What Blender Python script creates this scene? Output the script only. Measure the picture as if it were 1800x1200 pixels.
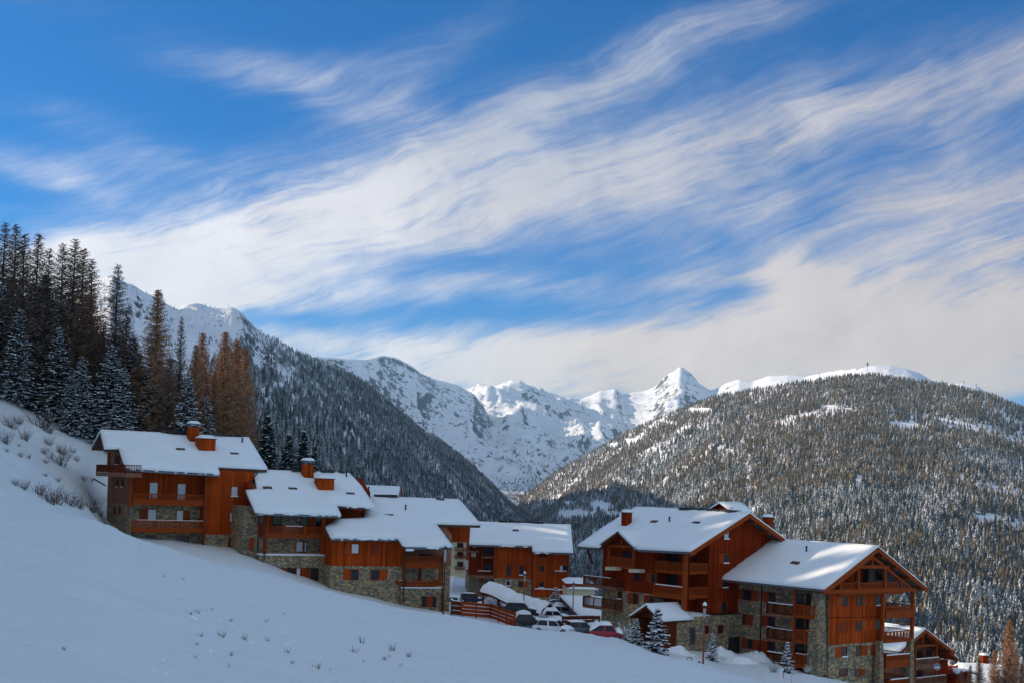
import bpy, bmesh, math, random
import numpy as np
from mathutils import Vector, Matrix

for o in list(bpy.data.objects):
    bpy.data.objects.remove(o, do_unlink=True)
S = bpy.context.scene
COL = S.collection
R = math.radians
random.seed(7)
RNG = np.random.default_rng(11)

# ---------------------------------------------------------------- camera
F, W0, H0 = 2200.0, 1800.0, 1200.0
PITCH, ROLL = R(1.5), math.atan(.035)
CY = 802.4
_fw = Vector((0, math.cos(PITCH), math.sin(PITCH)))
_r0 = Vector((1, 0, 0))
_u0 = Vector((0, -math.sin(PITCH), math.cos(PITCH)))
_rt = _r0*math.cos(ROLL) + _u0*math.sin(ROLL)
_up = _u0*math.cos(ROLL) - _r0*math.sin(ROLL)
cam_d = bpy.data.cameras.new('camera')
cam = bpy.data.objects.new('camera', cam_d)
COL.objects.link(cam)
cam_d.sensor_width = 36
cam_d.lens = 36*F/W0
cam_d.shift_y = (CY - H0/2)/W0
cam_d.clip_start = .5
cam_d.clip_end = 40000
M = Matrix((( _rt.x, _up.x, -_fw.x, 0), (_rt.y, _up.y, -_fw.y, 0), (_rt.z, _up.z, -_fw.z, 0), (0, 0, 0, 1)))
cam.matrix_world = M
S.camera = cam

# ---------------------------------------------------------------- light
SUN_AZ, SUN_EL = R(-80), R(20)          # azimuth from +Y towards +X
S.view_settings.view_transform = 'Standard'
S.view_settings.look = 'None'
S.view_settings.gamma = 1
S.view_settings.use_curve_mapping = False
S.view_settings.exposure = .45
sd = bpy.data.lights.new('sun', 'SUN')
sd.energy = 5.0
sd.angle = R(.5)
sd.color = (1, .83, .63)
so = bpy.data.objects.new('sun', sd)
COL.objects.link(so)
_sv = Vector((math.sin(SUN_AZ)*math.cos(SUN_EL), math.cos(SUN_AZ)*math.cos(SUN_EL), math.sin(SUN_EL)))
so.rotation_euler = _sv.to_track_quat('Z', 'Y').to_euler()


class NT:
    """small helper to write node trees"""
    def __init__(s, tree):
        s.t = tree; s.n = tree.nodes; s.l = tree.links; s.n.clear()
    def new(s, typ, **kw):
        n = s.n.new(typ)
        for k, v in kw.items():
            setattr(n, k, v)
        return n
    def set(s, sock, v):
        if hasattr(v, 'is_linked'):
            s.l.new(v, sock)
        else:
            sock.default_value = v
    def math(s, op, a, b=None, c=None, clamp=False):
        n = s.new('ShaderNodeMath', operation=op, use_clamp=clamp)
        s.set(n.inputs[0], a)
        if b is not None: s.set(n.inputs[1], b)
        if c is not None: s.set(n.inputs[2], c)
        return n.outputs[0]
    def mix(s, f, a, b, blend='MIX'):
        n = s.new('ShaderNodeMix', data_type='RGBA', blend_type=blend)
        s.set(n.inputs[0], f)
        s.set(n.inputs[6], a if hasattr(a, 'is_linked') else (*a[:3], 1))
        s.set(n.inputs[7], b if hasattr(b, 'is_linked') else (*b[:3], 1))
        return n.outputs[2]
    def noise(s, vec, scale, detail=4, rough=.55, dist=0, dim='3D'):
        n = s.new('ShaderNodeTexNoise', noise_dimensions=dim)
        if vec is not None: s.l.new(vec, n.inputs['Vector'])
        n.inputs['Scale'].default_value = scale
        n.inputs['Detail'].default_value = detail
        n.inputs['Roughness'].default_value = rough
        n.inputs['Distortion'].default_value = dist
        return n.outputs[0]
    def ss(s, x, lo, hi):
        n = s.new('ShaderNodeMapRange', interpolation_type='SMOOTHSTEP')
        s.set(n.inputs[0], x)
        s.set(n.inputs[1], lo); s.set(n.inputs[2], hi)
        n.inputs[3].default_value = 0; n.inputs[4].default_value = 1
        return n.outputs[0]
    def xyz(s, x, y, z):
        n = s.new('ShaderNodeCombineXYZ')
        for i, v in enumerate((x, y, z)): s.set(n.inputs[i], v)
        return n.outputs[0]
    def sep(s, v):
        n = s.new('ShaderNodeSeparateXYZ'); s.l.new(v, n.inputs[0]); return n.outputs
    def mapping(s, vec, scale=(1, 1, 1), rot=(0, 0, 0), loc=(0, 0, 0)):
        n = s.new('ShaderNodeMapping')
        s.l.new(vec, n.inputs[0])
        n.inputs[1].default_value = loc; n.inputs[2].default_value = rot; n.inputs[3].default_value = scale
        return n.outputs[0]


# ---------------------------------------------------------------- sky with cirrus
def build_world():
    w = bpy.data.worlds.new('World'); S.world = w; w.use_nodes = True
    t = NT(w.node_tree)
    out = t.new('ShaderNodeOutputWorld'); bg = t.new('ShaderNodeBackground')
    t.l.new(bg.outputs[0], out.inputs[0])
    sky = t.new('ShaderNodeTexSky', sky_type='NISHITA', sun_disc=False)
    sky.sun_elevation = SUN_EL; sky.sun_rotation = SUN_AZ
    sky.altitude = 1900; sky.air_density = 1.0; sky.dust_density = .6; sky.ozone_density = 2.5
    d = t.new('ShaderNodeTexCoord').outputs['Generated']
    x, y, z = t.sep(d)
    az = t.math('ARCTAN2', x, y)
    el = t.math('ARCSINE', z)
    base = t.xyz(az, el, 0)
    # warp of the cloud field
    wn = t.new('ShaderNodeTexNoise', noise_dimensions='3D')
    t.l.new(t.mapping(base, (1, 2.2, 1)), wn.inputs['Vector'])
    wn.inputs['Scale'].default_value = 7; wn.inputs['Detail'].default_value = 3
    wr, wg, _ = t.sep(wn.outputs['Color'])
    az2 = t.math('ADD', az, t.math('MULTIPLY', t.math('SUBTRACT', wr, .5), .06))
    el2 = t.math('ADD', el, t.math('MULTIPLY', t.math('SUBTRACT', wg, .5), .032))
    K = 1/F
    def streak(px, py, ang, lx, ly, wt):
        a0 = math.atan((px - 900)*K); e0 = math.atan((860 + .035*(px - 900) - py)*K)
        c, s = math.cos(R(ang)), math.sin(R(ang))
        da = t.math('SUBTRACT', az2, a0); de = t.math('SUBTRACT', el2, e0)
        xi = t.math('MULTIPLY_ADD', da, c/(lx*K), t.math('MULTIPLY', de, s/(lx*K)))
        et = t.math('MULTIPLY_ADD', de, c/(ly*K), t.math('MULTIPLY', da, -s/(ly*K)))
        q = t.math('MULTIPLY_ADD', xi, xi, t.math('MULTIPLY', et, et))
        return t.math('MULTIPLY', t.math('EXPONENT', t.math('MULTIPLY', q, -1)), wt)
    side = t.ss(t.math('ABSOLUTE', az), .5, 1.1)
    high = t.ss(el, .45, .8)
    tot = t.math('MULTIPLY', t.math('MAXIMUM', side, high), .5)  # extra cloud cover outside the view, added as fill for the shaded village
    for a in CLOUDS:
        v = streak(*a)
        tot = t.math('ADD', tot, v)
    # fibrous texture: noise stretched along the wind direction
    fa = t.mapping(t.xyz(az2, el2, 0), (5, 24, 1), (0, 0, 0))
    rot = t.mapping(t.xyz(az2, el2, .3), (1, 1, 1), (0, 0, R(-20)))
    fib = t.noise(t.mapping(rot, (4, 30, 1)), 1.0, 9, .64, .15)
    fine = t.noise(t.mapping(rot, (12, 120, 1)), 1.0, 7, .70, .2)
    puff = t.noise(t.xyz(az, el, .7), 14, 7, .58, .4)
    tex = t.math('MULTIPLY_ADD', fib, 1.15, t.math('MULTIPLY_ADD', puff, .45, t.math('MULTIPLY', fine, .75)))
    tex = t.math('SUBTRACT', tex, 1.17)
    dens = t.math('MULTIPLY', tot, t.math('MULTIPLY_ADD', tex, 2.0, 1.0))
    dens = t.math('ADD', dens, t.math('MULTIPLY', t.ss(tex, -.05, .5), .10))
    m = t.math('MULTIPLY', t.ss(dens, .06, 1.5), .94)
    # sky grading: clean high-altitude blue
    skyc = t.mix(1, sky.outputs[0], SKY_TINT, 'MULTIPLY')
    hz = t.ss(el, .33, .02)
    right = t.ss(az, -.05, .42)
    warm = t.mix(t.math('MULTIPLY', hz, 1.0), CLOUD_HI, CLOUD_LO)
    warm = t.mix(t.math('MULTIPLY', right, .55), warm, CLOUD_RIGHT)
    bright = t.ss(t.math('ADD', t.math('MULTIPLY', t.math('SUBTRACT', az, -.30), t.math('SUBTRACT', az, -.30)),
                         t.math('MULTIPLY', t.math('SUBTRACT', el, .13), t.math('MULTIPLY', t.math('SUBTRACT', el, .13), 3))), .16, .0)
    cl = t.mix(t.math('MULTIPLY', bright, 1.0), warm, CLOUD_SUN)
    behind = t.math('MULTIPLY_ADD', t.ss(t.math('ABSOLUTE', az), 1.5, 2.2), .45, 1.0)  # unseen clouds at the back made brighter to lift the camera-facing roofs
    over = t.mix(1, CLOUD_FILL, t.xyz(behind, behind, behind), 'MULTIPLY')
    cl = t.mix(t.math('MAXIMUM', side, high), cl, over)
    cl = t.mix(1, cl, t.xyz(*(t.math('MULTIPLY_ADD', puff, .5, .75),)*3), 'MULTIPLY')
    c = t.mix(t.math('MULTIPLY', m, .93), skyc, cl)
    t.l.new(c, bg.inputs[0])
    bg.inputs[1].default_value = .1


# px, py, angle, length, width, weight
CLOUDS = [
    (300, 430, 16, 330, 62, .84), (620, 395, 14, 520, 72, .54), (900, 330, 14, 520, 58, .48), (1350, 240, 12, 420, 60, .48),
    (700, 270, 18, 420, 70, .42), (1000, 150, 24, 400, 45, .50), (1250, 60, 14, 360, 40, .35), (420, 120, 4, 240, 34, .42),
    (560, 170, -12, 200, 40, .36), (30, 30, 0, 130, 50, .35), (30, 330, -6, 130, 26, .50), (60, 230, -10, 170, 40, .25),
    (230, 300, 5, 160, 24, .25), (760, 70, 40, 240, 50, .30), (1650, 180, 8, 330, 90, .42), (1550, 360, 2, 420, 40, .35),
    (400, 530, 3, 260, 26, .75), (700, 500, 0, 420, 30, .40), (1000, 615, 3, 620, 40, 1.0), (1380, 590, 6, 380, 60, .95),
    (1700, 590, 0, 340, 120, .95), (1440, 520, -40, 80, 40, .60), (1390, 490, 0, 60, 22, .55), (1790, 450, 0, 160, 130, .55),
    (820, 665, 0, 500, 40, .55), (1300, 680, 0, 700, 40, .9), (600, 600, 0, 240, 26, .45), (1300, 400, 0, 900, 120, .14),
    (1100, 330, 10, 900, 190, .20), (1500, 470, 4, 500, 150, .16), (1200, 490, 4, 200, 20, .28), (240, 520, 0, 200, 60, .55), (60, 480, 0, 150, 50, .25),
]
SKY_TINT = (.035, .55, 1.02)
CLOUD_HI = (4.1, 4.3, 4.9)
CLOUD_LO = (8.2, 6.7, 5.2)
CLOUD_RIGHT = (5.6, 4.6, 3.8)
CLOUD_SUN = (7.6, 7.2, 7.0)
CLOUD_FILL = (9.0, 9.2, 8.3)  # unseen clouds overhead and behind, added to brighten the shade
build_world()


# ---------------------------------------------------------------- helpers
def P(px, py, Y):
    d = _fw*F + _rt*(px - 900) + _up*(CY - py)
    return d*(Y/d.y)


def hz(px):
    return 860 + .035*(px - 900)


def vnoise(x, y, seed=0):
    """value noise, numpy"""
    xi = np.floor(x).astype(np.int64); yi = np.floor(y).astype(np.int64)
    fx = x - xi; fy = y - yi
    fx = fx*fx*fx*(fx*(fx*6 - 15) + 10); fy = fy*fy*fy*(fy*(fy*6 - 15) + 10)
    def h(a, b):
        n = (a*374761393 + b*668265263 + seed*982451653) & 0x7fffffff
        n = ((n ^ (n >> 13))*1274126177) & 0x7fffffff
        return ((n ^ (n >> 16)) & 0xffff)/65535.0
    a = h(xi, yi); b = h(xi + 1, yi); c = h(xi, yi + 1); d = h(xi + 1, yi + 1)
    return (a*(1 - fx) + b*fx)*(1 - fy) + (c*(1 - fx) + d*fx)*fy


def fbm(x, y, oct=5, seed=0, gain=.5):
    s = 0; a = 1; tot = 0
    for i in range(oct):
        s = s + a*vnoise(x*2**i + 17.3*i, y*2**i - 9.1*i, seed + i); tot += a; a *= gain
    return s/tot


def ridged(x, y, oct=5, seed=0, gain=.55):
    s = 0; a = 1; tot = 0
    for i in range(oct):
        n = 1 - np.abs(2*vnoise(x*2**i + 31.7*i, y*2**i + 3.3*i, seed + i) - 1)
        s = s + a*n*n; tot += a; a *= gain
    return s/tot


def np_mesh(name, verts, faces, mats, midx=None, smooth=False):
    me = bpy.data.meshes.new(name)
    verts = np.asarray(verts, dtype=np.float32); faces = np.asarray(faces, dtype=np.int32)
    n, k = faces.shape
    me.vertices.add(len(verts)); me.vertices.foreach_set('co', verts.ravel())
    me.loops.add(n*k); me.loops.foreach_set('vertex_index', faces.ravel())
    me.polygons.add(n); me.polygons.foreach_set('loop_start', np.arange(0, n*k, k, dtype=np.int32))
    for m in mats: me.materials.append(m)
    if midx is not None: me.polygons.foreach_set('material_index', np.asarray(midx, dtype=np.int32))
    me.polygons.foreach_set('use_smooth', np.full(n, smooth))
    me.update(calc_edges=True)
    return me


def link(name, me, parent=None, kind=None, label=None, cat=None, group=None):
    o = bpy.data.objects.new(name, me)
    COL.objects.link(o)
    if parent is not None: o.parent = parent
    if kind: o['kind'] = kind
    if label: o['label'] = label
    if cat: o['category'] = cat
    if group: o['group'] = group
    return o


def empty(name, loc, rz=0, **kw):
    o = link(name, None, **kw)
    o.location = loc; o.rotation_euler = (0, 0, rz)
    o.empty_display_size = .5
    return o


def grid_faces(nr, nc):
    i = np.arange(nr - 1)[:, None]*nc + np.arange(nc - 1)[None, :]
    return np.stack([i, i + 1, i + 1 + nc, i + nc], -1).reshape(-1, 4)


# ---------------------------------------------------------------- materials
def mat(name):
    m = bpy.data.materials.new(name); m.use_nodes = True
    t = NT(m.node_tree)
    o = t.new('ShaderNodeOutputMaterial'); p = t.new('ShaderNodeBsdfPrincipled')
    t.l.new(p.outputs[0], o.inputs[0])
    return m, t, p


def bump(t, p, h, strength, dist=.05):
    b = t.new('ShaderNodeBump'); b.inputs['Strength'].default_value = strength; b.inputs['Distance'].default_value = dist
    t.l.new(h, b.inputs['Height']); t.l.new(b.outputs[0], p.inputs['Normal'])


def simple(name, col, rough=.6, var=.25, scale=6, metal=0, spec=.4):
    m, t, p = mat(name)
    co = t.new('ShaderNodeTexCoord').outputs['Object']
    n = t.noise(co, scale, 5, .6)
    f = t.math('MULTIPLY_ADD', n, var*2, 1 - var)
    t.l.new(t.mix(1, col, t.xyz(f, f, f), 'MULTIPLY'), p.inputs['Base Color'])
    p.inputs['Roughness'].default_value = rough; p.inputs['Metallic'].default_value = metal
    p.inputs['Specular IOR Level'].default_value = spec
    bump(t, p, n, .15, .02)
    return m


def snow_mat(name, col=(.86, .87, .90), s1=.6, s2=5, b=.35, dist=.25, tracks=False):
    m, t, p = mat(name)
    co = t.new('ShaderNodeTexCoord').outputs['Object']
    n1 = t.noise(co, s1, 6, .6); n2 = t.noise(co, s2, 4, .6)
    h = t.math('MULTIPLY_ADD', n2, .22, n1)
    if tracks:
        b = .55
        tr = t.noise(t.mapping(co, (3.2, .3, 1), (0, 0, R(26))), 1.0, 6, .62, .3)
        h = t.math('MULTIPLY_ADD', tr, .6, h)
    f = t.math('MULTIPLY_ADD', n1, .10, .95)
    t.l.new(t.mix(1, col, t.xyz(f, f, f), 'MULTIPLY'), p.inputs['Base Color'])
    p.inputs['Roughness'].default_value = .55
    p.inputs['Specular IOR Level'].default_value = .25
    bump(t, p, h, b, dist)
    return m


def plank_mat(name, col, pitch=.2, var=.35, axis='v', rough=.6):
    """timber boarding: narrow boards with dark joints, board to board colour changes"""
    m, t, p = mat(name)
    co = t.new('ShaderNodeTexCoord').outputs['Object']
    x, y, z = t.sep(co)
    run = t.math('ADD', x, y) if axis == 'v' else z
    q = t.math('DIVIDE', run, pitch)
    fl = t.math('FLOOR', q); fr = t.math('FRACT', q)
    wn = t.new('ShaderNodeTexWhiteNoise', noise_dimensions='1D'); t.l.new(fl, wn.inputs['W'])
    g = t.noise(t.mapping(co, (7, 7, .7) if axis == 'v' else (.7, .7, 9)), 1.0, 5, .6)
    big = t.noise(co, .35, 3, .5)
    f = t.math('MULTIPLY_ADD', wn.outputs[0], var, 1 - var*.5)
    f = t.math('MULTIPLY', f, t.math('MULTIPLY_ADD', g, .6, .70))
    f = t.math('MULTIPLY', f, t.math('MULTIPLY_ADD', big, .9, .55))
    gap = t.math('MULTIPLY', t.ss(fr, .0, .10), t.ss(fr, 1.0, .90))
    f = t.math('MULTIPLY', f, t.math('MULTIPLY_ADD', gap, .8, .2))
    t.l.new(t.mix(1, col, t.xyz(f, f, f), 'MULTIPLY'), p.inputs['Base Color'])
    p.inputs['Roughness'].default_value = rough
    p.inputs['Specular IOR Level'].default_value = .06
    bump(t, p, gap, .5, .02)
    return m


def stone_mat(name, dark=1.0):
    m, t, p = mat(name)
    co = t.new('ShaderNodeTexCoord').outputs['Object']
    w = t.noise(co, 2.5, 2, .5)
    cc = t.mapping(co, (1, 1, 1.55))
    nv = t.new('ShaderNodeVectorMath', operation='ADD'); t.l.new(cc, nv.inputs[0])
    t.l.new(t.xyz(t.math('MULTIPLY', w, .25), t.math('MULTIPLY', w, -.2), t.math('MULTIPLY', w, .3)), nv.inputs[1])
    v = t.new('ShaderNodeTexVoronoi', feature='F1'); t.l.new(nv.outputs[0], v.inputs['Vector']); v.inputs['Scale'].default_value = 3.1
    e = t.new('ShaderNodeTexVoronoi', feature='DISTANCE_TO_EDGE'); t.l.new(nv.outputs[0], e.inputs['Vector']); e.inputs['Scale'].default_value = 3.1
    r, g, b = t.sep(v.outputs['Color'])
    cr = t.new('ShaderNodeValToRGB'); cr.color_ramp.interpolation = 'CONSTANT'
    els = cr.color_ramp.elements
    pal = [(.0, (.19, .155, .11)), (.18, (.30, .25, .175)), (.38, (.42, .32, .19)), (.58, (.52, .34, .15)), (.72, (.22, .185, .13)), (.82, (.56, .42, .22)), (.94, (.42, .21, .09))]
    els[0].position = 0; els[0].color = (*[c*dark for c in pal[0][1]], 1)
    els[1].position = pal[1][0]; els[1].color = (*[c*dark for c in pal[1][1]], 1)
    for q, c in pal[2:]:
        k = els.new(q); k.color = (*[a*dark for a in c], 1)
    t.l.new(r, cr.inputs[0])
    n = t.noise(co, 9, 4, .6)
    f = t.math('MULTIPLY_ADD', n, .7, .65)
    c = t.mix(1, cr.outputs[0], t.xyz(f, f, f), 'MULTIPLY')
    j = t.ss(e.outputs['Distance'], .015, .07)
    c = t.mix(j, (.16*dark, .135*dark, .095*dark), c)
    t.l.new(c, p.inputs['Base Color'])
    p.inputs['Roughness'].default_value = .85
    p.inputs['Specular IOR Level'].default_value = .2
    bump(t, p, t.math('MULTIPLY_ADD', n, .3, j), .7, .05)
    return m


def glass_mat(name, col=(.012, .014, .018), rough=.06):
    m, t, p = mat(name)
    co = t.new('ShaderNodeTexCoord').outputs['Object']
    n = t.noise(co, 1.3, 3, .5)
    t.l.new(t.mix(n, col, [c*2.5 for c in col]), p.inputs['Base Color'])
    p.inputs['Roughness'].default_value = rough
    p.inputs['Specular IOR Level'].default_value = .3
    bump(t, p, n, .04, .05)
    return m


def rock_snow_mat(name, lo, hi, rockcol=(.10, .095, .10), nscale=.02, veg=None, tree_hi=None):
    """snow that thins out on steep faces, showing rock; optional scrub lower down"""
    m, t, p = mat(name)
    g = t.new('ShaderNodeNewGeometry')
    nz = t.sep(g.outputs['Normal'])[2]
    co = t.new('ShaderNodeTexCoord').outputs['Object']
    n = t.noise(co, nscale, 8, .68)
    n2 = t.noise(co, nscale*3.2, 7, .75)
    k = t.math('ADD', t.math('MULTIPLY_ADD', nz, .6, .4), t.math('MULTIPLY_ADD', n, .40, t.math('MULTIPLY_ADD', n2, .85, -.625)))
    s = t.ss(k, lo, hi)
    c = t.mix(s, rockcol, (.85, .86, .88))
    if veg is not None:
        z = t.sep(co)[2]
        a = t.math('MULTIPLY', t.ss(z, veg[1], veg[0]), t.ss(t.noise(co, nscale*2.2, 6, .7), .47, .56))
        a = t.math('MULTIPLY', a, t.ss(n2, .38, .52))
        c = t.mix(a, c, (.085, .072, .055))
    t.l.new(c, p.inputs['Base Color'])
    p.inputs['Roughness'].default_value = .75
    p.inputs['Specular IOR Level'].default_value = .15
    bump(t, p, t.math('MULTIPLY_ADD', n2, .5, n), .55, 1/nscale*.12)
    return m


M_SNOW = snow_mat('snow_on_slope', (.83, .865, .84), tracks=True)
M_RSNOW = snow_mat('snow_on_roofs', (.93, .95, .93), s1=.9, s2=4, b=.2, dist=.15)
M_CLUMP = snow_mat('snow_on_branches', (.93, .94, .94), s1=2, s2=8, b=.1)
M_PACK = snow_mat('packed_snow', (.62, .63, .66), .5, 6, .4, .1)
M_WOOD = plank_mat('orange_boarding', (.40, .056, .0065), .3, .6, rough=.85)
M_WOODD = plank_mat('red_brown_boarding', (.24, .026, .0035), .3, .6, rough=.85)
M_WOODG = plank_mat('pink_brown_boarding', (.27, .115, .065), .2)  # dull pinkish-brown boards, less saturated than the orange ones
M_BEAM = simple('stained_timber', (.31, .055, .009), .8, .3, 3, spec=.08)
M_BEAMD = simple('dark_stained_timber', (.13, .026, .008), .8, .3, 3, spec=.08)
M_FASCIA = simple('roof_edge_timber', (.10, .05, .030), .7, .35, 4)
M_SHUT = plank_mat('shutter_boards', (.42, .066, .009), .16, .3)
M_SHUTR = plank_mat('red_shutter_boards', (.30, .050, .016), .16, .3)
M_STONE = stone_mat('rubble_masonry')
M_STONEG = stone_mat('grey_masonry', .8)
M_GLASS = glass_mat('window_glass', rough=.12)
M_GLASSL = simple('glare_curtain_glass', (.62, .62, .60), .25, .12, 2, spec=.6)  # pale base colour stands in for bright reflections, also for white curtains
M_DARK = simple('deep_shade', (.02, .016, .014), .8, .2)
M_TILE = simple('slate_tiles', (.05, .045, .045), .7, .4, 5)
M_METAL = simple('dark_metal', (.035, .036, .04), .4, .2, 5, .6)
M_ZINC = simple('zinc_flashing', (.16, .18, .21), .45, .2, 4, .7)
M_CREAM = simple('cream_render', (.62, .53, .33), .8, .12, 2)
M_WHITE = simple('white_paint', (.75, .76, .78), .6, .08, 2)
M_REDPOLE = simple('rust_red_paint', (.22, .045, .03), .5, .2, 6)
M_BARK = simple('conifer_bark', (.055, .038, .028), .9, .4, 9)
M_NEEDLE = simple('dark_needles', (.018, .026, .018), .85, .55, 3, spec=.1)
M_LARCH = simple('larch_twigs', (.125, .075, .045), .85, .5, 2)
M_LARCHG = simple('golden_larch_twigs', (.34, .165, .070), .85, .5, 2)
M_TWIG = simple('bare_twigs', (.10, .062, .045), .9, .4, 5)
M_GRASS = simple('dry_grass', (.16, .11, .06), .9, .4, 5)
# ---------------------------------------------------------------- near ground
# columns: px -> list of (Y, z); the first knot after Y=0 is the crest of the foreground slope
FOOT = -1.9
GCOLS = {
    -16000: [(8, 16), (20, 40), (40, 60), (100, 74), (460, 74)],
    -6000: [(20, 18), (50, 46), (100, 60), (190, 66), (300, 70), (460, 60)],
    -2600: [(30, 12), (60, 32), (100, 48), (180, 60), (230, 52), (300, 48), (460, 46)],
    -950: [(55, 5), (80, 10), (110, 24), (150, 42), (185, 52), (205, 47), (235, 38), (300, 36), (460, 40)],
    -400: [(60, 2.2), (75, 2.0), (90, 5), (120, 9), (150, 14), (175, 19), (205, 24), (230, 26), (300, 28), (460, 34)],
    0: [(65, -1.24), (76, -3.1), (86, -3.1), (95, -1.6), (120, 1.3), (150, 5.8), (170, 10.5), (220, 18), (300, 24), (460, 30)],
    150: [(73, -2.35), (85, -4.0), (95, -4.3), (110, -4.3), (125, -3.9), (140, -2.2), (155, 1.6), (170, 5.7), (180, 8.3), (220, 15), (300, 26), (460, 34)],
    190: [(76, -2.85), (86, -4.7), (100, -5.2), (137, -5.7), (149, -5.3), (157, -1.8), (165, 2.4), (174, 6.2), (182, 8), (220, 12), (300, 20), (460, 24)],
    240: [(82, -3.75), (95, -6.2), (115, -7.0), (132, -7.0), (148, -6.4), (156, -3.5), (165, .8), (180, 6.8), (220, 11), (300, 14), (460, 14)],
    440: [(103, -7.15), (115, -9.2), (135, -8.6), (150, -7.5), (170, -2), (190, 3.4), (230, 5), (300, 3), (460, -12)],
    580: [(108, -9.15), (118, -11.5), (135, -11.5), (160, -10), (190, -8), (240, -9), (300, -18), (460, -50)],
    700: [(112, -10.8), (120, -13), (140, -13), (170, -12.5), (200, -14), (240, -18), (300, -30), (460, -70)],
    800: [(118, -11.9), (124, -13.8), (135, -14.0), (150, -14.5), (165, -16.2), (200, -16.9), (240, -16.6), (280, -22), (320, -40), (460, -95)],
    950: [(125, -13.7), (132, -15.3), (145, -15.9), (160, -17.2), (170, -17.7), (200, -17.9), (240, -19), (290, -35), (330, -50), (460, -115)],
    1100: [(128, -15.0), (134, -16.2), (145, -16.8), (160, -17), (200, -18.4), (240, -25), (300, -45), (460, -125)],
    1250: [(105, -14.0), (114, -16.2), (122, -16.6), (135, -16.7), (150, -17.2), (180, -19), (220, -28), (300, -55), (460, -135)],
    1350: [(95, -13.8), (103, -15.9), (112, -16.8), (120, -16.6), (130, -17.2), (150, -18), (180, -24), (220, -32), (300, -60), (460, -140)],
    1460: [(92, -14.2), (102, -16.4), (112, -16.7), (120, -16.6), (127, -18.2), (150, -18.5), (180, -25), (220, -33), (300, -62), (460, -142)],
    1560: [(90, -14.6), (104, -16.6), (113, -16.7), (119, -16.9), (126, -19.6), (150, -22), (180, -27), (220, -36), (300, -65), (460, -145)],
    1700: [(88, -15.5), (110, -19), (130, -23), (170, -27), (200, -30), (250, -45), (300, -70), (460, -150)],
    2600: [(80, -17), (130, -28), (200, -45), (300, -80), (460, -150)],
    5400: [(60, -20), (130, -40), (200, -60), (300, -90), (460, -150)],
}


class Ground:
    def __init__(s):
        cols = sorted(GCOLS)
        tt = np.array([(c - 900)/F for c in cols])
        tin = np.linspace((-150 - 900)/F, (1950 - 900)/F, 440)
        lo = tin[0] - np.geomspace(.004, 7.2, 80)[::-1]
        hi = tin[-1] + np.geomspace(.004, 1.5, 50)
        s.t = np.concatenate([lo, tin, hi])
        s.Y = np.geomspace(3.0, 460, 340)
        Z = np.zeros((len(s.Y), len(cols)))
        for j, c in enumerate(cols):
            k = GCOLS[c]
            Z[:, j] = np.interp(s.Y, [0] + [a for a, _ in k], [FOOT] + [b for _, b in k])
        G = np.stack([np.interp(s.t, tt, Z[i]) for i in range(len(s.Y))])
        for _ in range(5):      # round the breaks of slope along Y, blend the columns across
            G[1:-1] = (G[:-2] + 2*G[1:-1] + G[2:])/4
        for _ in range(6):
            G[:, 1:-1] = (G[:, :-2] + 2*G[:, 1:-1] + G[:, 2:])/4
        X = s.t[None, :]*s.Y[:, None]; YY = np.repeat(s.Y[:, None], len(s.t), 1)
        far = np.clip((YY - 8)/30, 0, 1)
        G = G + far*(fbm(X/11, YY/11, 4, 3) - .5)*.55 + (fbm(X/2.2 + YY*.1, YY/3.4, 4, 9) - .5)*.24*np.clip(YY/25, .15, 1)
        al = X*.45 + YY*.893; ac = X*.893 - YY*.45
        G = G + (fbm(al/9, ac/.8, 4, 55) - .5)*.30*np.clip((YY - 6)/30, 0, 1)*np.clip((130 - YY)/20, 0, 1)
        rough = np.clip((YY - 112)/12, 0, 1)*np.clip((230 - YY)/40, 0, 1)*np.clip((s.t[None, :] + .05)/.05, 0, 1)
        G = G + rough*(ridged(X/4.5, YY/5.5, 3, 21) - .35)*.55
        hill = np.clip((-.25 - s.t[None, :])/.08, 0, 1)*np.clip((YY - 78)/15, 0, 1)
        G = G + hill*(fbm(X/5, YY/5, 4, 31) - .5)*1.1
        s.G = G; s.X = X; s.YY = YY
    def __call__(s, X, Y):
        t = X/max(Y, 3.0)
        j = min(max(np.searchsorted(s.t, t) - 1, 0), len(s.t) - 2); i = min(max(np.searchsorted(s.Y, Y) - 1, 0), len(s.Y) - 2)
        a = min(max((t - s.t[j])/(s.t[j + 1] - s.t[j]), 0), 1); b = min(max((Y - s.Y[i])/(s.Y[i + 1] - s.Y[i]), 0), 1)
        g = s.G
        return float((g[i, j]*(1 - a) + g[i, j + 1]*a)*(1 - b) + (g[i + 1, j]*(1 - a) + g[i + 1, j + 1]*a)*b)


GR = Ground()
v = np.stack([GR.X, GR.YY, GR.G], -1).reshape(-1, 3)
link('snow_ground', np_mesh('snow_ground', v, grid_faces(*GR.G.shape), [M_SNOW], smooth=True), kind='structure')
# the flank of the hill behind and beside the camera, one sheet meeting the ground's near edge
t0 = GR.t; near = np.stack([t0*3.0, np.full_like(t0, 3.0), GR.G[0]], -1)
rows = [near]
for k in range(1, 9):
    yb = 3.0 - 7.0*k
    xb = t0*(3.0 + 13*k)
    rows.append(np.stack([xb, np.full_like(t0, yb), FOOT - .22*xb - .02*yb], -1))
vb = np.stack(rows)[::-1]
link('snow_field', np_mesh('snow_field', vb.reshape(-1, 3), grid_faces(*vb.shape[:2]), [M_SNOW], smooth=True), kind='structure')


def ground_hit(px, py, ymin=6, ymax=300):
    """first point where the line through this pixel meets the near ground"""
    Y = ymin
    while Y < ymax:
        p = P(px, py, Y)
        if p.z <= GR(p.x, p.y): return Vector((p.x, p.y, GR(p.x, p.y)))
        Y += .4 if Y < 60 else .8
    p = P(px, py, ymax)
    return Vector((p.x, p.y, GR(p.x, p.y)))


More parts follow.
